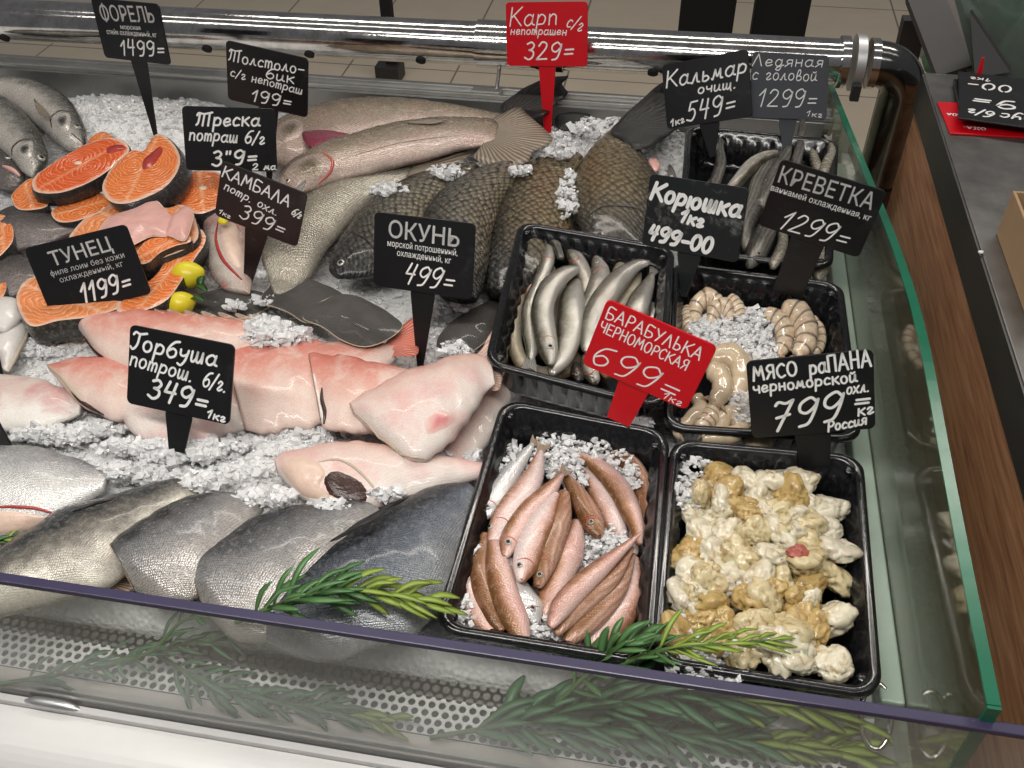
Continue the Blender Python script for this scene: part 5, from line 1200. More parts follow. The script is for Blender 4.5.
# ice heaped over parts of the fish
def pile(cx, cy, rx, ry, z, h, dens=1.0):
    out = []
    for k in range(int(rx * ry * .42 * dens)):
        a = RND.random() * 6.283; d = math.sqrt(RND.random()) * RND.uniform(.7, 1.0)
        out.append(P(cx + math.cos(a) * d * rx, cy + math.sin(a) * d * ry, z + h * (1 - d * d) + RND.uniform(-.006, .001)))
    return out
PL = []
for a in [(275, 335, 42, 13, .040, .012), (568, 198, 12, 24, .050, .016), (450, 172, 26, 8, .050, .014), (392, 190, 26, 8, .052, .012), (445, 300, 34, 16, .02, .016), (462, 280, 20, 12, .03, .01),
          (205, 482, 28, 12, .040, .012), (262, 498, 40, 11, .046, .012), (330, 508, 34, 8, .046, .012), (180, 452, 60, 14, .020, .012), (116, 470, 26, 10, .026, .01), (380, 492, 30, 7, .044, .008), (430, 455, 26, 10, .030, .01),
          (300, 430, 50, 10, .016, .012), (150, 446, 60, 9, .024, .010), (225, 444, 50, 9, .022, .010), (268, 452, 24, 16, .012, .014), (50, 432, 46, 8, .018, .008), (100, 428, 30, 8, .016, .010), (255, 470, 40, 14, .014, .014), (150, 474, 40, 12, .016, .012), (265, 325, 26, 8, .048, .006), (455, 350, 18, 8, .026, .012), (600, 128, 34, 12, .03, .02), (560, 152, 20, 8, .05, .014), (520, 170, 16, 6, .055, .01), (268, 300, 16, 6, .03, .006), (235, 305, 14, 5, .03, .006), (662, 185, 12, 24, .02, .014),
          (40, 345, 30, 16, .004, .014), (372, 408, 10, 4, .05, .004), (640, 422, 14, 5, .035, .006), (60, 436, 50, 8, .014, .008), (270, 272, 18, 7, .03, .006), (470, 460, 14, 20, .018, .012)]:
    PL += pile(*a)
chips(PL, 'ice_chips', 'ice heaped over the fish bodies between the rows', .0020, .0062)
#PART3
# ------------------------------------------------------------------ handwriting: a stroke alphabet
def _el(cx, cy, rx, ry, n=12, a0=90): return [(cx + rx * math.cos(math.radians(a0 + 360 * k / n)), cy + ry * math.sin(math.radians(a0 + 360 * k / n))) for k in range(n + 1)]
GL = {
 'а': (.52, [[(.42, .48), (.25, .6), (.06, .42), (.05, .15), (.2, 0), (.38, .15), (.44, .55)], [(.44, .6), (.42, .12), (.54, .03)]]),
 'б': (.5, [[(.52, 1.0), (.3, .92), (.1, .6), (.04, .25), (.2, 0), (.42, .12), (.44, .4), (.28, .54), (.08, .38)]]),
 'в': (.45, [[(.06, .3), (.28, .55), (.28, .9), (.14, .9), (.05, .3), (.15, 0), (.38, .08), (.38, .34), (.14, .42)]]),
 'г': (.42, [[(.04, .45), (.16, .6), (.32, .5), (.2, .25), (.08, .08), (.2, 0), (.4, .12)]]),
 'д': (.5, [[(.4, .48), (.2, .6), (.05, .3), (.18, 0), (.38, .2), (.42, .6)], [(.42, .6), (.4, 0), (.3, -.32), (.12, -.28), (.2, -.08), (.55, .12)]]),
 'е': (.45, [[(.06, .28), (.36, .36), (.34, .55), (.16, .58), (.04, .3), (.15, .02), (.42, .14)]]),
 'и': (.5, [[(.05, .6), (.05, .14), (.15, 0), (.33, .2), (.38, .6)], [(.38, .6), (.38, .12), (.5, .04)]]),
 'к': (.46, [[(.06, .62), (.06, 0)], [(.42, .6), (.08, .28)], [(.16, .34), (.44, 0)]]),
 'л': (.48, [[(0, .06), (.08, .02), (.18, .35), (.28, .6)], [(.28, .6), (.34, .1), (.46, .03)]]),
 'м': (.58, [[(0, .06), (.06, .02), (.16, .6)], [(.16, .6), (.28, .15), (.42, .6)], [(.42, .6), (.46, .06), (.56, .03)]]),
 'н': (.48, [[(.06, .6), (.06, 0)], [(.4, .6), (.4, 0)], [(.06, .3), (.4, .32)]]),
 'о': (.46, [_el(.22, .3, .19, .3)]),
 'п': (.46, [[(.05, .6), (.06, 0)], [(.06, .42), (.2, .6), (.36, .5), (.38, .2), (.4, 0)]]),
 'р': (.48, [[(.07, .6), (.02, -.38)], [(.07, .42), (.22, .6), (.42, .44), (.36, .1), (.1, .06)]]),
 'с': (.42, [[(.4, .5), (.22, .6), (.05, .35), (.12, .04), (.38, .08)]]),
 'т': (.58, [[(.05, .6), (.05, 0)], [(.05, .42), (.16, .6), (.26, .45), (.27, 0)], [(.27, .42), (.4, .6), (.5, .42), (.5, 0)]]),
 'у': (.46, [[(.05, .6), (.08, .3), (.22, .24), (.38, .36)], [(.42, .6), (.34, 0), (.18, -.34), (.02, -.26)]]),
 'х': (.46, [[(.02, .58), (.4, 0)], [(.42, .6), (.0, 0)]]),
 'ч': (.46, [[(.05, .6), (.06, .38), (.18, .28), (.38, .34)], [(.4, .62), (.4, 0)]]),
 'ш': (.62, [[(.04, .6), (.05, .12), (.14, 0), (.26, .2), (.29, .6)], [(.29, .6), (.3, .1), (.4, 0), (.5, .2), (.54, .6)], [(.54, .6), (.56, 0)]]),
 'ь': (.42, [[(.06, .6), (.05, .02)], [(.05, .02), (.22, 0), (.36, .15), (.24, .32), (.05, .28)]]),
 'я': (.48, [[(.4, 0), (.42, .6)], [(.42, .58), (.2, .6), (.1, .42), (.2, .28), (.4, .28)], [(.26, .28), (.02, 0)]]),
 'ю': (.66, [[(.05, .6), (.05, 0)], [(.05, .3), (.22, .3)], _el(.4, .3, .18, .3)]),
 'А': (.66, [[(0, 0), (.3, 1)], [(.3, 1), (.58, 0)], [(.1, .34), (.5, .34)]]),
 'Б': (.6, [[(.5, 1), (.06, 1), (.05, 0)], [(.05, .02), (.3, 0), (.52, .2), (.42, .48), (.06, .54)]]),
 'В': (.56, [[(.05, 0), (.05, 1)], [(.05, 1), (.35, .95), (.38, .7), (.08, .54)], [(.08, .54), (.42, .5), (.48, .2), (.3, 0), (.05, 0)]]),
 'Г': (.44, [[(.0, .85), (.1, 1.0), (.3, .92), (.62, 1.02)], [(.3, .92), (.26, .3), (.1, 0), (-.04, .12)]]),
 'Е': (.54, [[(.48, 1), (.05, 1)], [(.05, 1), (.05, 0)], [(.05, 0), (.5, 0)], [(.05, .52), (.4, .52)]]),
 'К': (.62, [[(.08, 1), (.04, 0)], [(.58, 1), (.08, .45)], [(.2, .56), (.6, 0)]]),
 'Л': (.6, [[(0, 0), (.28, 1)], [(.28, 1), (.52, 0)]]),
 'Ль': (.6, []),
 'М': (.74, [[(0, 0), (.12, 1)], [(.12, 1), (.34, .35)], [(.34, .35), (.56, 1)], [(.56, 1), (.66, 0)]]),
 'Н': (.6, [[(.05, 1), (.05, 0)], [(.5, 1), (.5, 0)], [(.05, .5), (.5, .5)]]),
 'О': (.66, [_el(.3, .5, .27, .5)]),
 'П': (.6, [[(.05, 0), (.05, .98)], [(.05, .98), (.5, 1)], [(.5, 1), (.5, 0)]]),
 'Р': (.54, [[(.08, 1), (.04, 0)], [(.08, 1), (.34, 1), (.5, .76), (.36, .5), (.06, .46)]]),
 'С': (.56, [[(.5, .86), (.32, 1), (.06, .7), (.05, .3), (.25, 0), (.5, .12)]]),
 'Т': (.86, [[(.0, .8), (.1, .98), (.4, .9), (.86, 1.02)], [(.16, .9), (.1, .25), (0, .06)], [(.42, .9), (.36, 0)], [(.72, .96), (.68, 0)]]),
 'У': (.58, [[(.02, 1), (.28, .45)], [(.54, 1), (.14, 0)]]),
 'Ч': (.56, [[(.05, 1), (.06, .6), (.2, .46), (.46, .5)], [(.48, 1), (.48, 0)]]),
 'Ь': (.54, [[(.06, 1), (.05, 0)], [(.05, 0), (.32, 0), (.46, .22), (.32, .44), (.06, .44)]]),
 'Я': (.56, [[(.46, 1), (.46, 0)], [(.46, 1), (.2, 1), (.06, .76), (.2, .5), (.46, .48)], [(.26, .48), (.02, 0)]]),
 '0': (.6, [_el(.27, .5, .24, .5)]),
 '1': (.4, [[(.02, .62), (.3, 1)], [(.3, 1), (.2, 0)]]),
 '2': (.62, [[(.06, .78), (.22, 1), (.46, .9), (.42, .6), (.02, .04)], [(.02, .04), (.56, .06)]]),
 '3': (.56, [[(.08, .9), (.3, 1), (.46, .82), (.36, .6), (.2, .55)], [(.2, .55), (.44, .46), (.46, .18), (.26, 0), (.02, .12)]]),
 '4': (.6, [[(.16, 1), (.04, .48)], [(.04, .48), (.5, .5)], [(.46, .98), (.34, 0)]]),
 '5': (.6, [[(.56, 1), (.2, .98)], [(.2, .98), (.12, .56)], [(.12, .56), (.36, .62), (.46, .36), (.3, .04), (.02, .1)]]),
 '6': (.6, [[(.48, .98), (.18, .84), (.04, .4), (.18, .02), (.42, .12), (.46, .38), (.26, .52), (.07, .34)]]),
 '7': (.56, [[(.02, .9), (.1, 1), (.3, .92), (.5, 1)], [(.5, 1), (.18, 0)], [(.1, .46), (.46, .52)]]),
 '9': (.6, [[(.5, .84), (.32, 1), (.08, .84), (.08, .58), (.28, .46), (.48, .66), (.54, .9)], [(.54, .9), (.5, .5), (.38, .08), (.14, 0)]]),
 '=': (.6, [[(.1, .52), (.52, .54)], [(.08, .28), (.5, .3)]]), '-': (.5, [[(.06, .36), (.44, .38)]]), '/': (.4, [[(0, -.12), (.4, 1.0)]]),
 '.': (.22, [[(.06, 0), (.1, .04)]]), ' ': (.36, []), '"': (.4, [[(.1, 1), (.08, .8)], [(.28, 1), (.26, .8)]]), ',': (.2, [[(.1, .06), (.04, -.14)]]),
}
GL['й'] = (.5, GL['и'][1] + [[(.12, .8), (.22, .72), (.36, .82)]]); GL['щ'] = (.66, GL['ш'][1] + [[(.56, .0), (.62, -.18)]]); GL['б.'] = GL['б']
def ribbon(V, Fc, pts, w, z):
    n_ = len(pts); o = len(V)
    for i, p in enumerate(pts):
        a = np.array(pts[max(i - 1, 0)]); b = np.array(pts[min(i + 1, n_ - 1)]); d = b - a; l = np.hypot(*d) or 1; nn = np.array([-d[1], d[0]]) / l * w / 2
        V.append((p[0] + nn[0], p[1] + nn[1], z)); V.append((p[0] - nn[0], p[1] - nn[1], z))
    for i in range(n_ - 1): Fc.append((o + 2 * i, o + 2 * i + 1, o + 2 * i + 3, o + 2 * i + 2))
    for p in (pts[0], pts[-1]):
        o = len(V)
        for k in range(8): V.append((p[0] + w / 2 * math.cos(k * math.pi / 4), p[1] + w / 2 * math.sin(k * math.pi / 4), z + .00003))
        Fc.append(tuple(range(o, o + 8)))
def hand(V, Fc, text, a, b, size, th, W_, H_, z, slant=.18, rnd=None):
    """write text from a to b (board fractions, v down) with cap height size (fraction of the board height)"""
    rnd = rnd or random.Random(sum(map(ord, text)))
    A = np.array([(a[0] - .5) * W_, (.5 - a[1]) * H_]); B = np.array([(b[0] - .5) * W_, (.5 - b[1]) * H_]); L = np.hypot(*(B - A)); ux = (B - A) / L; uy = np.array([-ux[1], ux[0]])
    tot = sum(GL[c][0] + .10 for c in text); sx = L / tot; sy = size * H_ * .86; x = 0
    for c in text:
        wd, strokes = GL[c]; jy = rnd.uniform(-.03, .03); js = rnd.uniform(.95, 1.05)
        for s_ in strokes:
            q = s_ if len(s_) < 3 else [tuple(t_) for t_ in cr(s_, 5 * (len(s_) - 1))]
            pts = []
            for gx, gy in q:
                X = (x + gx) * sx + slant * gy * sy; Y = (gy * js + jy) * sy; pts.append(tuple(A + ux * X + uy * Y))
            ribbon(V, Fc, pts, th, z)
        x += wd + .10
def printed(text, a, b, size, W_, H_, z, weight=.0):
    bar = None
    if text[0] in 'Фф': bar = text[0]; text = ('О' if bar == 'Ф' else 'о') + text[1:]
    cu = bpy.data.curves.new('txt', 'FONT'); cu.body = text; cu.size = 1; cu.offset = 0; cu.resolution_u = 3
    o = bpy.data.objects.new('txt', cu); COL.objects.link(o); dg = bpy.context.evaluated_depsgraph_get(); dg.update()
    me = bpy.data.meshes.new_from_object(o.evaluated_get(dg)); bpy.data.objects.remove(o)
    vs = np.array([v.co[:2] for v in me.vertices]); fs = [tuple(p.vertices) for p in me.polygons]; bpy.data.meshes.remove(me)
    lo, hi = vs.min(0), vs.max(0); caps = .73
    if bar:
        xs = sorted(vs[:, 0]); g_ = next((x for x, y in zip(xs, xs[1:]) if y - x > .045 and x - xs[0] > .35), xs[0] + .6); xm = (xs[0] + g_) / 2; y0_, y1_ = (-.06, .80) if bar == 'Ф' else (-.22, .76)
        o_ = len(vs); vs = np.vstack([vs, [(xm - .04, y0_), (xm + .04, y0_), (xm + .04, y1_), (xm - .04, y1_)]]); fs.append((o_, o_ + 1, o_ + 2, o_ + 3))
    A = np.array([(a[0] - .5) * W_, (.5 - a[1]) * H_]); B = np.array([(b[0] - .5) * W_, (.5 - b[1]) * H_]); L = np.hypot(*(B - A)); ux = (B - A) / L; uy = np.array([-ux[1], ux[0]])
    if weight:
        v2 = []; f2 = []
        for dx, dy in ((-weight, 0), (weight, 0), (0, weight), (0, -weight)):
            o_ = len(v2); v2 += [(x + dx * .8, y + dy * .8) for x, y in vs]; f2 += [tuple(i + o_ for i in q) for q in fs]
        vs = np.array(v2); fs = f2
    V = [tuple(A + ux * (x - lo[0]) / (hi[0] - lo[0]) * L + uy * (y / caps * size * H_)) + (z,) for x, y in vs]
    return V, fs
# ------------------------------------------------------------------ price signs
def solve(corners, base, zb, W0=.105, H0=.074, zc=None, s_prior=1.0):
    """place a rigid W0 x H0 board so that its corners fall where the photograph shows them and its stake meets base"""
    cx = sum(c[0] for c in corners) / 4; cy = sum(c[1] for c in corners) / 4
    Bp = np.array(P(base[0], base[1], zb)) if base else None
    if Bp is not None:
        g = np.array(PY(cx, cy, Bp[1] - .01)); 
    else: g = np.array(P(cx, cy, zc))
    ez = np.array(CC) - g; ez /= np.linalg.norm(ez); ez = ez * .6 + np.array([0, -.6, .35]); ez /= np.linalg.norm(ez)
    v0 = np.array(P(*corners[3], 0.1)) ; 
    tl, tr = np.array(corners[0]), np.array(corners[1]); ang = -math.atan2(tr[1] - tl[1], tr[0] - tl[0])
    ex = np.cross([0, 0, 1], ez); ex /= np.linalg.norm(ex); ey = np.cross(ez, ex)
    ex, ey = ex * math.cos(ang) + ey * math.sin(ang), -ex * math.sin(ang) + ey * math.cos(ang)
    R0 = np.stack([ex, ey, ez], 1)
    def rv(r):
        t = np.linalg.norm(r)
        if t < 1e-9: return np.eye(3)
        k = r / t; K = np.array([[0, -k[2], k[1]], [k[2], 0, -k[0]], [-k[1], k[0], 0]]); return np.eye(3) + math.sin(t) * K + (1 - math.cos(t)) * K @ K
    def res(p):
        Rm = rv(p[:3]) @ R0; c = p[3:6]; s_ = math.exp(p[6]); out = []
        for (sx, sy), q in zip(((-1, 1), (1, 1), (1, -1), (-1, -1)), corners):
            w_ = c + Rm @ np.array([sx * W0 * s_ / 2, sy * H0 * s_ / 2, 0]); out += list((proj(w_) - np.array(q)) / 1.2)
        out.append((p[6] - math.log(s_prior)) / .06); out += list(p[:3] / .9)
        if Bp is not None:
            d = -Rm[:, 1]; e = Bp - c; out += list((e - d * (e @ d)) / .004)
        else: out.append((c[2] - zc) / .006)
        return np.array(out)
    p = np.concatenate([[0, 0, 0], g, [math.log(s_prior)]])
    lam = 1e-3
    for it in range(60):
        r = res(p); J = np.zeros((len(r), 7))
        for k in range(7):
            q = p.copy(); q[k] += 1e-5; J[:, k] = (res(q) - r) / 1e-5
        dp = -np.linalg.solve(J.T @ J + lam * np.eye(7), J.T @ r)
        if (res(p + dp) ** 2).sum() < (r ** 2).sum(): p = p + dp; lam *= .5
        else: lam *= 4
    Rm = rv(p[:3]) @ R0; s_ = math.exp(p[6]); c = p[3:6]
    L = None
    if Bp is not None: L = (Bp - c) @ (-Rm[:, 1])
    return Rm, c, s_, L, float(np.abs(res(p)[:8]).max())
def sign(label, corners, base, hands=(), prints=(), mat='sign_black', zb=.0, zc=None, stake=(.026, .006), sp=1.0, ink='chalk_white', th=.0017, sink=.006, stl=None):
    Rm, c, s_, L, err = solve(corners, base, zb, zc=zc, s_prior=sp); W_, H_ = .105 * s_, .074 * s_
    t = thing('price_sign', label, 'price sign', 'price signs stuck in the fish counter', loc=c)
    Mx = Matrix([list(Rm[i]) + [0] for i in range(3)] + [[0, 0, 0, 1]])
    T_ = .0011; rad = .0055; outl = []
    for (sx, sy) in ((1, 1), (-1, 1), (-1, -1), (1, -1)):
        a0 = {(1, 1): 0, (-1, 1): 90, (-1, -1): 180, (1, -1): 270}[(sx, sy)]
        for k in range(7):
            a = math.radians(a0 + 15 * k); outl.append((sx * (W_ / 2 - rad) + rad * math.cos(a), sy * (H_ / 2 - rad) + rad * math.sin(a)))
    def plate(outl, z0, z1, nm, m_):
        n_ = len(outl); V = []; e = .0004
        cx_ = sum(q[0] for q in outl) / n_; cy_ = sum(q[1] for q in outl) / n_
        for z, f in ((z0, e), (z0 + e, 0), (z1 - e, 0), (z1, e)):
            for x, y in outl:
                d = math.hypot(x - cx_, y - cy_) or 1; V.append(Mx @ Vector((x - (x - cx_) / d * f, y - (y - cy_) / d * f, z)))
        Fc = [tuple(range(n_))[::-1], tuple(3 * n_ + k for k in range(n_))]
        for r_ in range(3):
            for k in range(n_): Fc.append((r_ * n_ + k, r_ * n_ + (k + 1) % n_, (r_ + 1) * n_ + (k + 1) % n_, (r_ + 1) * n_ + k))
        o = bpy.data.objects.new(nm, mesh_of(V, Fc)); o.data.materials.append(M[m_]); COL.objects.link(o); o.parent = t; return o
    plate(outl, -T_, T_, 'board', mat)
    if L is not None or stl:
        L_ = (L if L is not None else stl) + sink; w0, w1 = stake
        plate([(w0 / 2, -H_ / 2 + .012), (-w0 / 2, -H_ / 2 + .012), (-w0 / 2, -H_ / 2 - .004), (-w1 / 2, -L_), (w1 / 2, -L_), (w0 / 2, -H_ / 2 - .004)], -T_ - .0016, -T_ - .0001, 'stake', mat)
    V, Fc = [], []
    for h in hands:
        dv = .06 if h[0][0] in '0123456789' and 'кг' not in h[0] and .7 < h[1][1] <= .88 else 0
        hand(V, Fc, h[0], (h[1][0], h[1][1] + dv), (h[2][0], h[2][1] + dv), h[3], h[4] if len(h) > 4 else th, W_, H_, T_ + .0001, h[5] if len(h) > 5 else .18)
    if V: 
        o = bpy.data.objects.new('handwriting', mesh_of([Mx @ Vector(v) for v in V], Fc)); o.data.materials.append(M[ink]); COL.objects.link(o); o.parent = t
    V, Fc = [], []
    for h in prints:
        v, f = printed(h[0], h[1], h[2], h[3], W_, H_, T_ + .0001, h[4] if len(h) > 4 else 0); o_ = len(V); V += v; Fc += [tuple(i + o_ for i in q) for q in f]
    if V:
        o = bpy.data.objects.new('printed_text', mesh_of([Mx @ Vector(v) for v in V], Fc)); o.data.materials.append(M['print_white']); COL.objects.link(o); o.parent = t
    return t

sign('black trout price sign reading 1499, its long stake in the salmon steaks', [(91, -3), (159, 4), (171, 65), (105, 58)], (157, 134), [('1499=', (.28, .86), (.97, .80), .30, .0022)],
     [('ФОРЕЛЬ', (.10, .36), (.90, .31), .26, .01), ('морская', (.36, .47), (.66, .455), .075), ('стейк охлажденный, кг', (.13, .58), (.88, .55), .085)], zb=.03)
sign('black silver carp price sign reading 199, handwritten, tilted right', [(226, 39), (309, 59), (307, 117), (228, 100)], (272, 178),
     [('Толстоло-', (.03, .33), (.97, .28), .22), ('бик', (.48, .48), (.85, .46), .20), ('с/г непотраш', (.04, .58), (.94, .62), .17, .0014), ('199=', (.30, .86), (.82, .84), .24, .0019)], zb=.02)
sign('black cod price sign with half-wiped price, overlapped by the flounder sign', [(180, 105), (277, 108), (275, 172), (189, 171)], (232, 216),
     [('Треска', (.14, .30), (.84, .27), .24, .0023), ('потраш б/г', (.05, .52), (.88, .56), .22, .0019), ('3"9=', (.28, .86), (.80, .82), .26, .0026), ('2 ма', (.72, .98), (.99, .96), .12, .0016)], zb=.03)
sign('brownish-black flounder price sign reading 399, tilted, stake beside the gutted fish', [(223, 164), (308, 191), (297, 250), (214, 211)], (249, 291),
     [('КАМБАЛА', (.02, .26), (.84, .34), .24, .0017, .08), ('б/г', (.86, .44), (.97, .48), .17, .0013), ('потр. охл.', (.06, .47), (.72, .58), .18, .0013), ('399=', (.28, .80), (.84, .84), .30, .0017), ('1кг', (.04, .93), (.19, .96), .10, .001)], mat='sign_worn', zb=.012)
sign('black perch price sign reading 499 in the middle, its stake by the red perch tail', [(375, 212), (476, 223), (472, 300), (373, 285)], (423, 364), [('499=', (.30, .84), (.82, .87), .32, .0019, .3)],
     [('ОКУНЬ', (.15, .31), (.85, .33), .23, .012), ('морской потрошенный,', (.14, .43), (.84, .445), .085), ('охлажденный, кг', (.24, .545), (.78, .56), .085)], zb=.018)
sign('black tuna price sign reading 1199 leaning on the salmon steaks', [(23, 249), (127, 223), (151, 294), (53, 317)], None, [('1199=', (.34, .84), (.86, .82), .30, .0024)],
     [('ТУНЕЦ', (.20, .32), (.80, .30), .20, .012), ('филе лоин без кожи', (.15, .45), (.88, .43), .08, .004), ('охлажденный, кг', (.21, .56), (.84, .54), .08, .004)], zc=.078)
sign('black pink salmon price sign reading 349 standing in ice among the pink perches', [(131, 323), (235, 346), (230, 424), (127, 404)], (176, 446),
     [('Горбуша', (.02, .30), (.86, .30), .25, .0022), ('потрош.', (.01, .50), (.64, .56), .22, .0019), ('б/г.', (.72, .58), (.96, .60), .22, .0018), ('349=', (.20, .80), (.80, .84), .30, .0027), ('1кг', (.78, .96), (.97, .98), .12, .0017)], zb=.040, stake=(.027, .016))
sign('red carp price sign reading 329 with red stake at the back', [(506, 2), (588, 1), (587, 67), (507, 66)], (549, 136), [('Карп', (.04, .38), (.66, .34), .32, .0018), ('с/г', (.74, .38), (.94, .46), .24, .0015), ('непотрашен', (.05, .50), (.76, .51), .15, .0013), ('329=', (.22, .90), (.86, .88), .32, .0022)],
     mat='sign_red', zb=.02, stake=(.024, .008), sp=1.02)
sign('black squid price sign reading 549 under the chrome pipe, tilted left', [(662, 66), (748, 48), (753, 117), (667, 129)], (712, 152), [('Кальмар', (.03, .36), (.99, .34), .28, .0022), ('очищ.', (.40, .53), (.86, .54), .17, .0019), ('549=', (.24, .93), (.84, .90), .34, .0022), ('1кг', (.05, .97), (.23, .93), .12, .0016)], zb=.06)
sign('grey worn price sign reading 1299 for ice fish, right of the squid sign', [(750, 51), (831, 56), (824, 120), (752, 118)], (789, 152), [('Ледяная', (.0, .22), (.94, .18), .20, .0013), ('с головой', (.0, .42), (.86, .40), .20, .0013), ('1299=', (.08, .76), (.88, .76), .32, .0016), ('1кг', (.72, .95), (.95, .97), .10, .001)], mat='sign_grey', zb=.06)
sign('smeared black smelt price sign reading 499-00 with thick chalk letters', [(651, 175), (749, 187), (738, 264), (641, 243)], (690, 292), [('Корюшка', (.03, .34), (.97, .40), .28, .0040), ('1кг', (.36, .58), (.62, .62), .20, .0034), ('499-00', (.05, .84), (.74, .88), .24, .0040)], mat='sign_smeared', zb=.05)
sign('black shrimp price sign reading 1299 by the side glass, tilted right', [(781, 160), (889, 190), (857, 259), (758, 223)], (797, 292), [('1299=', (.18, .88), (.86, .86), .34, .0017, .3)],
     [('КРЕВЕТКА', (.04, .32), (.93, .30), .24, .008), ('ваннамей охлажденная, кг', (.0, .46), (.96, .45), .09)], zb=.055, stake=(.034, .030), sp=.90)
sign('red mullet price sign reading 699 tilted over the smelt tray edge', [(607, 300), (719, 345), (685, 411), (583, 362)], (618, 424), [('БАРАБУЛЬКА', (.04, .25), (.93, .27), .20, .0013, 0), ('ЧЕРНОМОРСКАЯ', (.03, .45), (.86, .47), .17, .0012, 0), ('699=', (.05, .86), (.90, .90), .38, .0016), ('1кг', (.76, .97), (.95, .98), .12, .001)],
     mat='sign_red', zb=.055, stake=(.028, .022), sp=1.08, sink=.0)
sign('black rapana price sign reading 799 standing on the shrimp tray', [(746, 361), (873, 349), (875, 428), (752, 438)], (822, 462), [('МЯСО', (.05, .25), (.42, .23), .20, .0020, 0), ('раПАНА', (.50, .24), (1.0, .20), .24, .0020, 0), ('черноморской', (.04, .41), (.88, .38), .17, .0018, 0), ('охл.', (.78, .53), (.97, .51), .17, .0016), ('799', (.16, .93), (.76, .84), .42, .0026, .3), ('=', (.82, .72), (.99, .72), .24, .0022), ('кг', (.86, .82), (1.0, .80), .16, .0018), ('Россия', (.62, .99), (.94, .93), .15, .0018)],
     zb=.052, stake=(.03, .026), sp=1.12)
sign('corner of a black price sign cut off by the left edge of the picture', [(-92, 338), (-4, 352), (8, 382), (-80, 420)], None, zc=.05)
t = thing('sign_stake', 'lower part of a black sign stake at the left edge above the silver salmon', 'sign stake'); q = P(1, 430, .03)
box_obj('stake', (q.x - .02, q.y - .002, .0), (q.x + .004, q.y, .05), M['sign_black'], t, .0005)

# --- cards left on the steel counter
def card(label, px, z, h, mat, hands=(), rot=0, W_=.105, H_=.074, ink='chalk_white'):
    t = thing('price_card', label, 'price sign', 'spare price signs lying on the steel counter', loc=P(px[0], px[1], z)); Rz_ = Matrix.Rotation(rot, 4, 'Z')
    bm = bmesh.new(); box(bm, (-W_ / 2, -H_ / 2, 0), (W_ / 2, H_ / 2, h), .0008); bmesh.ops.transform(bm, matrix=Rz_, verts=bm.verts); me = bpy.data.meshes.new('b'); bm.to_mesh(me); bm.free(); me.materials.append(M[mat])
    o = bpy.data.objects.new('board', me); COL.objects.link(o); o.parent = t
    V, Fc = [], []
    for h_ in hands: hand(V, Fc, h_[0], h_[1], h_[2], h_[3], h_[4], W_, H_, h + .0001)
    if V:
        o = bpy.data.objects.new('handwriting', mesh_of([Rz_ @ Vector(v) for v in V], Fc)); o.data.materials.append(M[ink]); COL.objects.link(o); o.parent = t
    return t
card('red price card lowest in the pile on the steel counter', (993, 121), ZC + .0002, .0022, 'sign_red', [('охл.', (.62, .22), (.86, .22), .14, .0018), ('пол', (.80, .62), (.96, .62), .14, .0016)], math.radians(182), .115, .082)
card('thin black card directly on the red one', (1000, 100), ZC + .0026, .006, 'black_plastic', (), math.radians(176))
card('black card reading 00 upside down, back of the pile', (1003, 92), ZC + .0090, .0045, 'sign_black', [('1 00-', (.16, .62), (.92, .62), .30, .0028), ('1кг', (.64, .82), (.88, .82), .14, .0016)], math.radians(172))
card('top black card of the pile with chalk writing upside down', (1012, 112), ZC + .0137, .0022, 'sign_black', [('Лотус', (.04, .36), (.62, .36), .26, .0026), ('б/г', (.66, .36), (.92, .36), .24, .0026), ('9=', (.44, .80), (.90, .80), .34, .0034)], math.radians(170), .12, .08)
t = thing('red_stake', 'red plastic sign stake standing up behind the pile of cards', 'sign stake'); q = P(978, 86, ZC)
MBs = MB(); a = q + Vector((0, .008, .0006)); MBs.add([a + Vector((-.004, 0, 0)), a + Vector((.005, 0, 0)), a + Vector((.001, .006, .03)), a + Vector((-.0015, .006, .03)), a + Vector((-.004, .003, 0)), a + Vector((.005, .003, 0)), a + Vector((.001, .009, .03)), a + Vector((-.0015, .009, .03))], [(0, 1, 2, 3), (4, 7, 6, 5), (0, 4, 5, 1), (1, 5, 6, 2), (2, 6, 7, 3), (3, 7, 4, 0)]); MBs.obj('stake', M['sign_red'], t, smooth=False)
t = thing('cardboard_box', 'corner of an open brown cardboard box at the right edge on the steel counter', 'box'); q = P(1006, 262, ZC)
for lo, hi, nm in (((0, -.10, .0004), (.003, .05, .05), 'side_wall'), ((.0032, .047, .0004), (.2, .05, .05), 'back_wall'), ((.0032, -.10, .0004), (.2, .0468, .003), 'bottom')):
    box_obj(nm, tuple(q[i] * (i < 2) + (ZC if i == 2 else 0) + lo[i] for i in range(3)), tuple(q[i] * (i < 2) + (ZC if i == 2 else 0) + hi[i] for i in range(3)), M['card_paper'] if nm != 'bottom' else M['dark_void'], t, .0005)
t = thing('scrap', 'tiny white crumb on the steel counter top', 'crumb'); bm = bmesh.new(); bmesh.ops.create_icosphere(bm, subdivisions=2, radius=.0022)
q = P(981, 252, ZC + .0018)
for v in bm.verts: v.co = q + Vector((v.co.x * 1.3, v.co.y, v.co.z * .7)) * (1 + .3 * noise.noise(v.co * 900))
bmo('crumb', bm, M['chalk_white'], t, True)

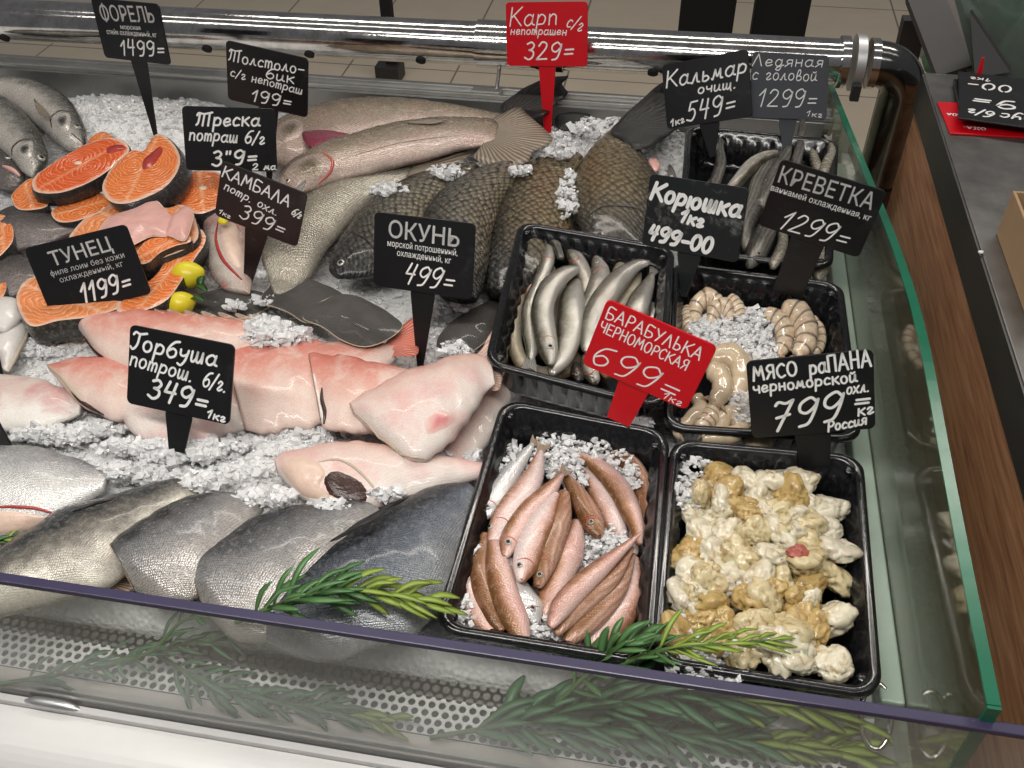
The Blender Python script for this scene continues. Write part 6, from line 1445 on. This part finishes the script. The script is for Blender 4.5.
# ------------------------------------------------------------------ plastic rosemary sprigs
def sprig(label, stem, nl, ll, lw, side=1.0, tipf=.35, mat='herb_leaf', seed=1, droop=.0):
    """stem: (x, y, z) image points with height; nl leaves of length ll growing forward around it"""
    t = thing('rosemary_sprig', label, 'herb sprig', 'green herb sprigs along the front'); r_ = random.Random(seed)
    pts = [P(*s_) for s_ in stem]; q = [Vector(a) for a in cr([tuple(p) for p in pts], 30)]
    mb = MB(); mb.add(*tube(q, [.0022 * (1 - .6 * i / 30) for i in range(31)], 8)); mb.obj('stem', M['herb_stem'], t)
    A, B = MB(), MB()
    for k in range(nl):
        f = .12 + .88 * k / (nl - 1); i = min(29, int(f * 29.99)); p = q[i].lerp(q[i + 1], f * 30 - i if f * 30 - i <= 1 else 1); d = (q[i + 1] - q[i]).normalized()
        a = r_.uniform(.25, 1.15) * (1 - .45 * f); roll = k * 2.4 + r_.uniform(-.4, .4); s_ = d.cross(Vector((0, 0, 1))).normalized(); u = s_.cross(d)
        o = (s_ * math.cos(roll) + u * math.sin(roll) * .55); dirn = (d * math.cos(a) + o * math.sin(a)).normalized(); L = ll * r_.uniform(.7, 1.15) * (1 - .35 * f)
        e = p + dirn * L + Vector((0, 0, -droop * L)); m_ = p.lerp(e, .5) + o * L * .08 + Vector((0, 0, .1 * L))
        zmin = -.027
        e.z = max(e.z, zmin); m_.z = max(m_.z, zmin + .002)
        yl = YGD + .006
        for vv in (e, m_): vv.y = max(vv.y, yl)
        (B if f > 1 - tipf else A).add(*leaf([p, m_, e], lw * r_.uniform(.75, 1.2), None, None, None))
    A.obj('leaves', M[mat], t)
    if B.v: B.obj('tip_leaves', M['herb_tip'], t, label='yellow-green leaves at the tip')
    return t
sprig('bright herb sprig with yellow-green tip lying on the blue-grey salmon', [(236, 622, .060), (285, 603, .085), (345, 590, .082), (425, 602, .07)], 58, .046, .0026, seed=3)
sprig('yellow-green herb sprig reaching over the corner of the rapana tray', [(600, 672, .03), (655, 652, .064), (700, 646, .072), (775, 640, .066)], 34, .036, .0018, seed=4, tipf=.65)
sprig('long-stemmed herb sprig behind the guard at the left, leaves near the mullet tray corner', [(-10, 686, -.022), (60, 674, -.020), (140, 655, -.010), (215, 640, -.004), (330, 640, .004)], 46, .034, .0022, seed=5, tipf=.0, mat='herb_shaded_leaf')
sprig('thin herb sprig with bare curved stem crossing the left end of the grille', [(100, 668, -.018), (150, 652, .0), (185, 620, .02), (232, 618, .03)], 12, .03, .002, seed=6, tipf=.0, mat='herb_shaded_leaf')
sprig('dark herb sprig low on the grille below the bright sprig', [(150, 650, -.018), (220, 690, -.022), (300, 705, -.022), (385, 722, -.022)], 70, .038, .0026, seed=7, tipf=.15, mat='herb_shaded_leaf')
sprig('biggest herb sprig spreading behind the guard below the mullet tray', [(430, 738, -.024), (520, 722, -.015), (620, 700, .0), (700, 696, .01), (840, 712, .0)], 98, .056, .0038, seed=8, tipf=.2, mat='herb_shaded_leaf')
sprig('lower herb sprig on the grille near the right corner', [(520, 735, -.024), (620, 728, -.02), (720, 738, -.018), (850, 752, -.02)], 92, .050, .0034, seed=9, tipf=.25, mat='herb_shaded_leaf')
sprig('upright herb sprig poking above the guard edge between the two front trays', [(560, 700, .0), (590, 672, .03), (612, 650, .055), (640, 640, .062)], 22, .036, .0030, seed=10, tipf=.0)
sprig('short green herb tip beside the silver salmon at the left edge', [(-40, 548, .03), (-10, 542, .03), (14, 538, .03)], 12, .022, .002, seed=11, tipf=.3)
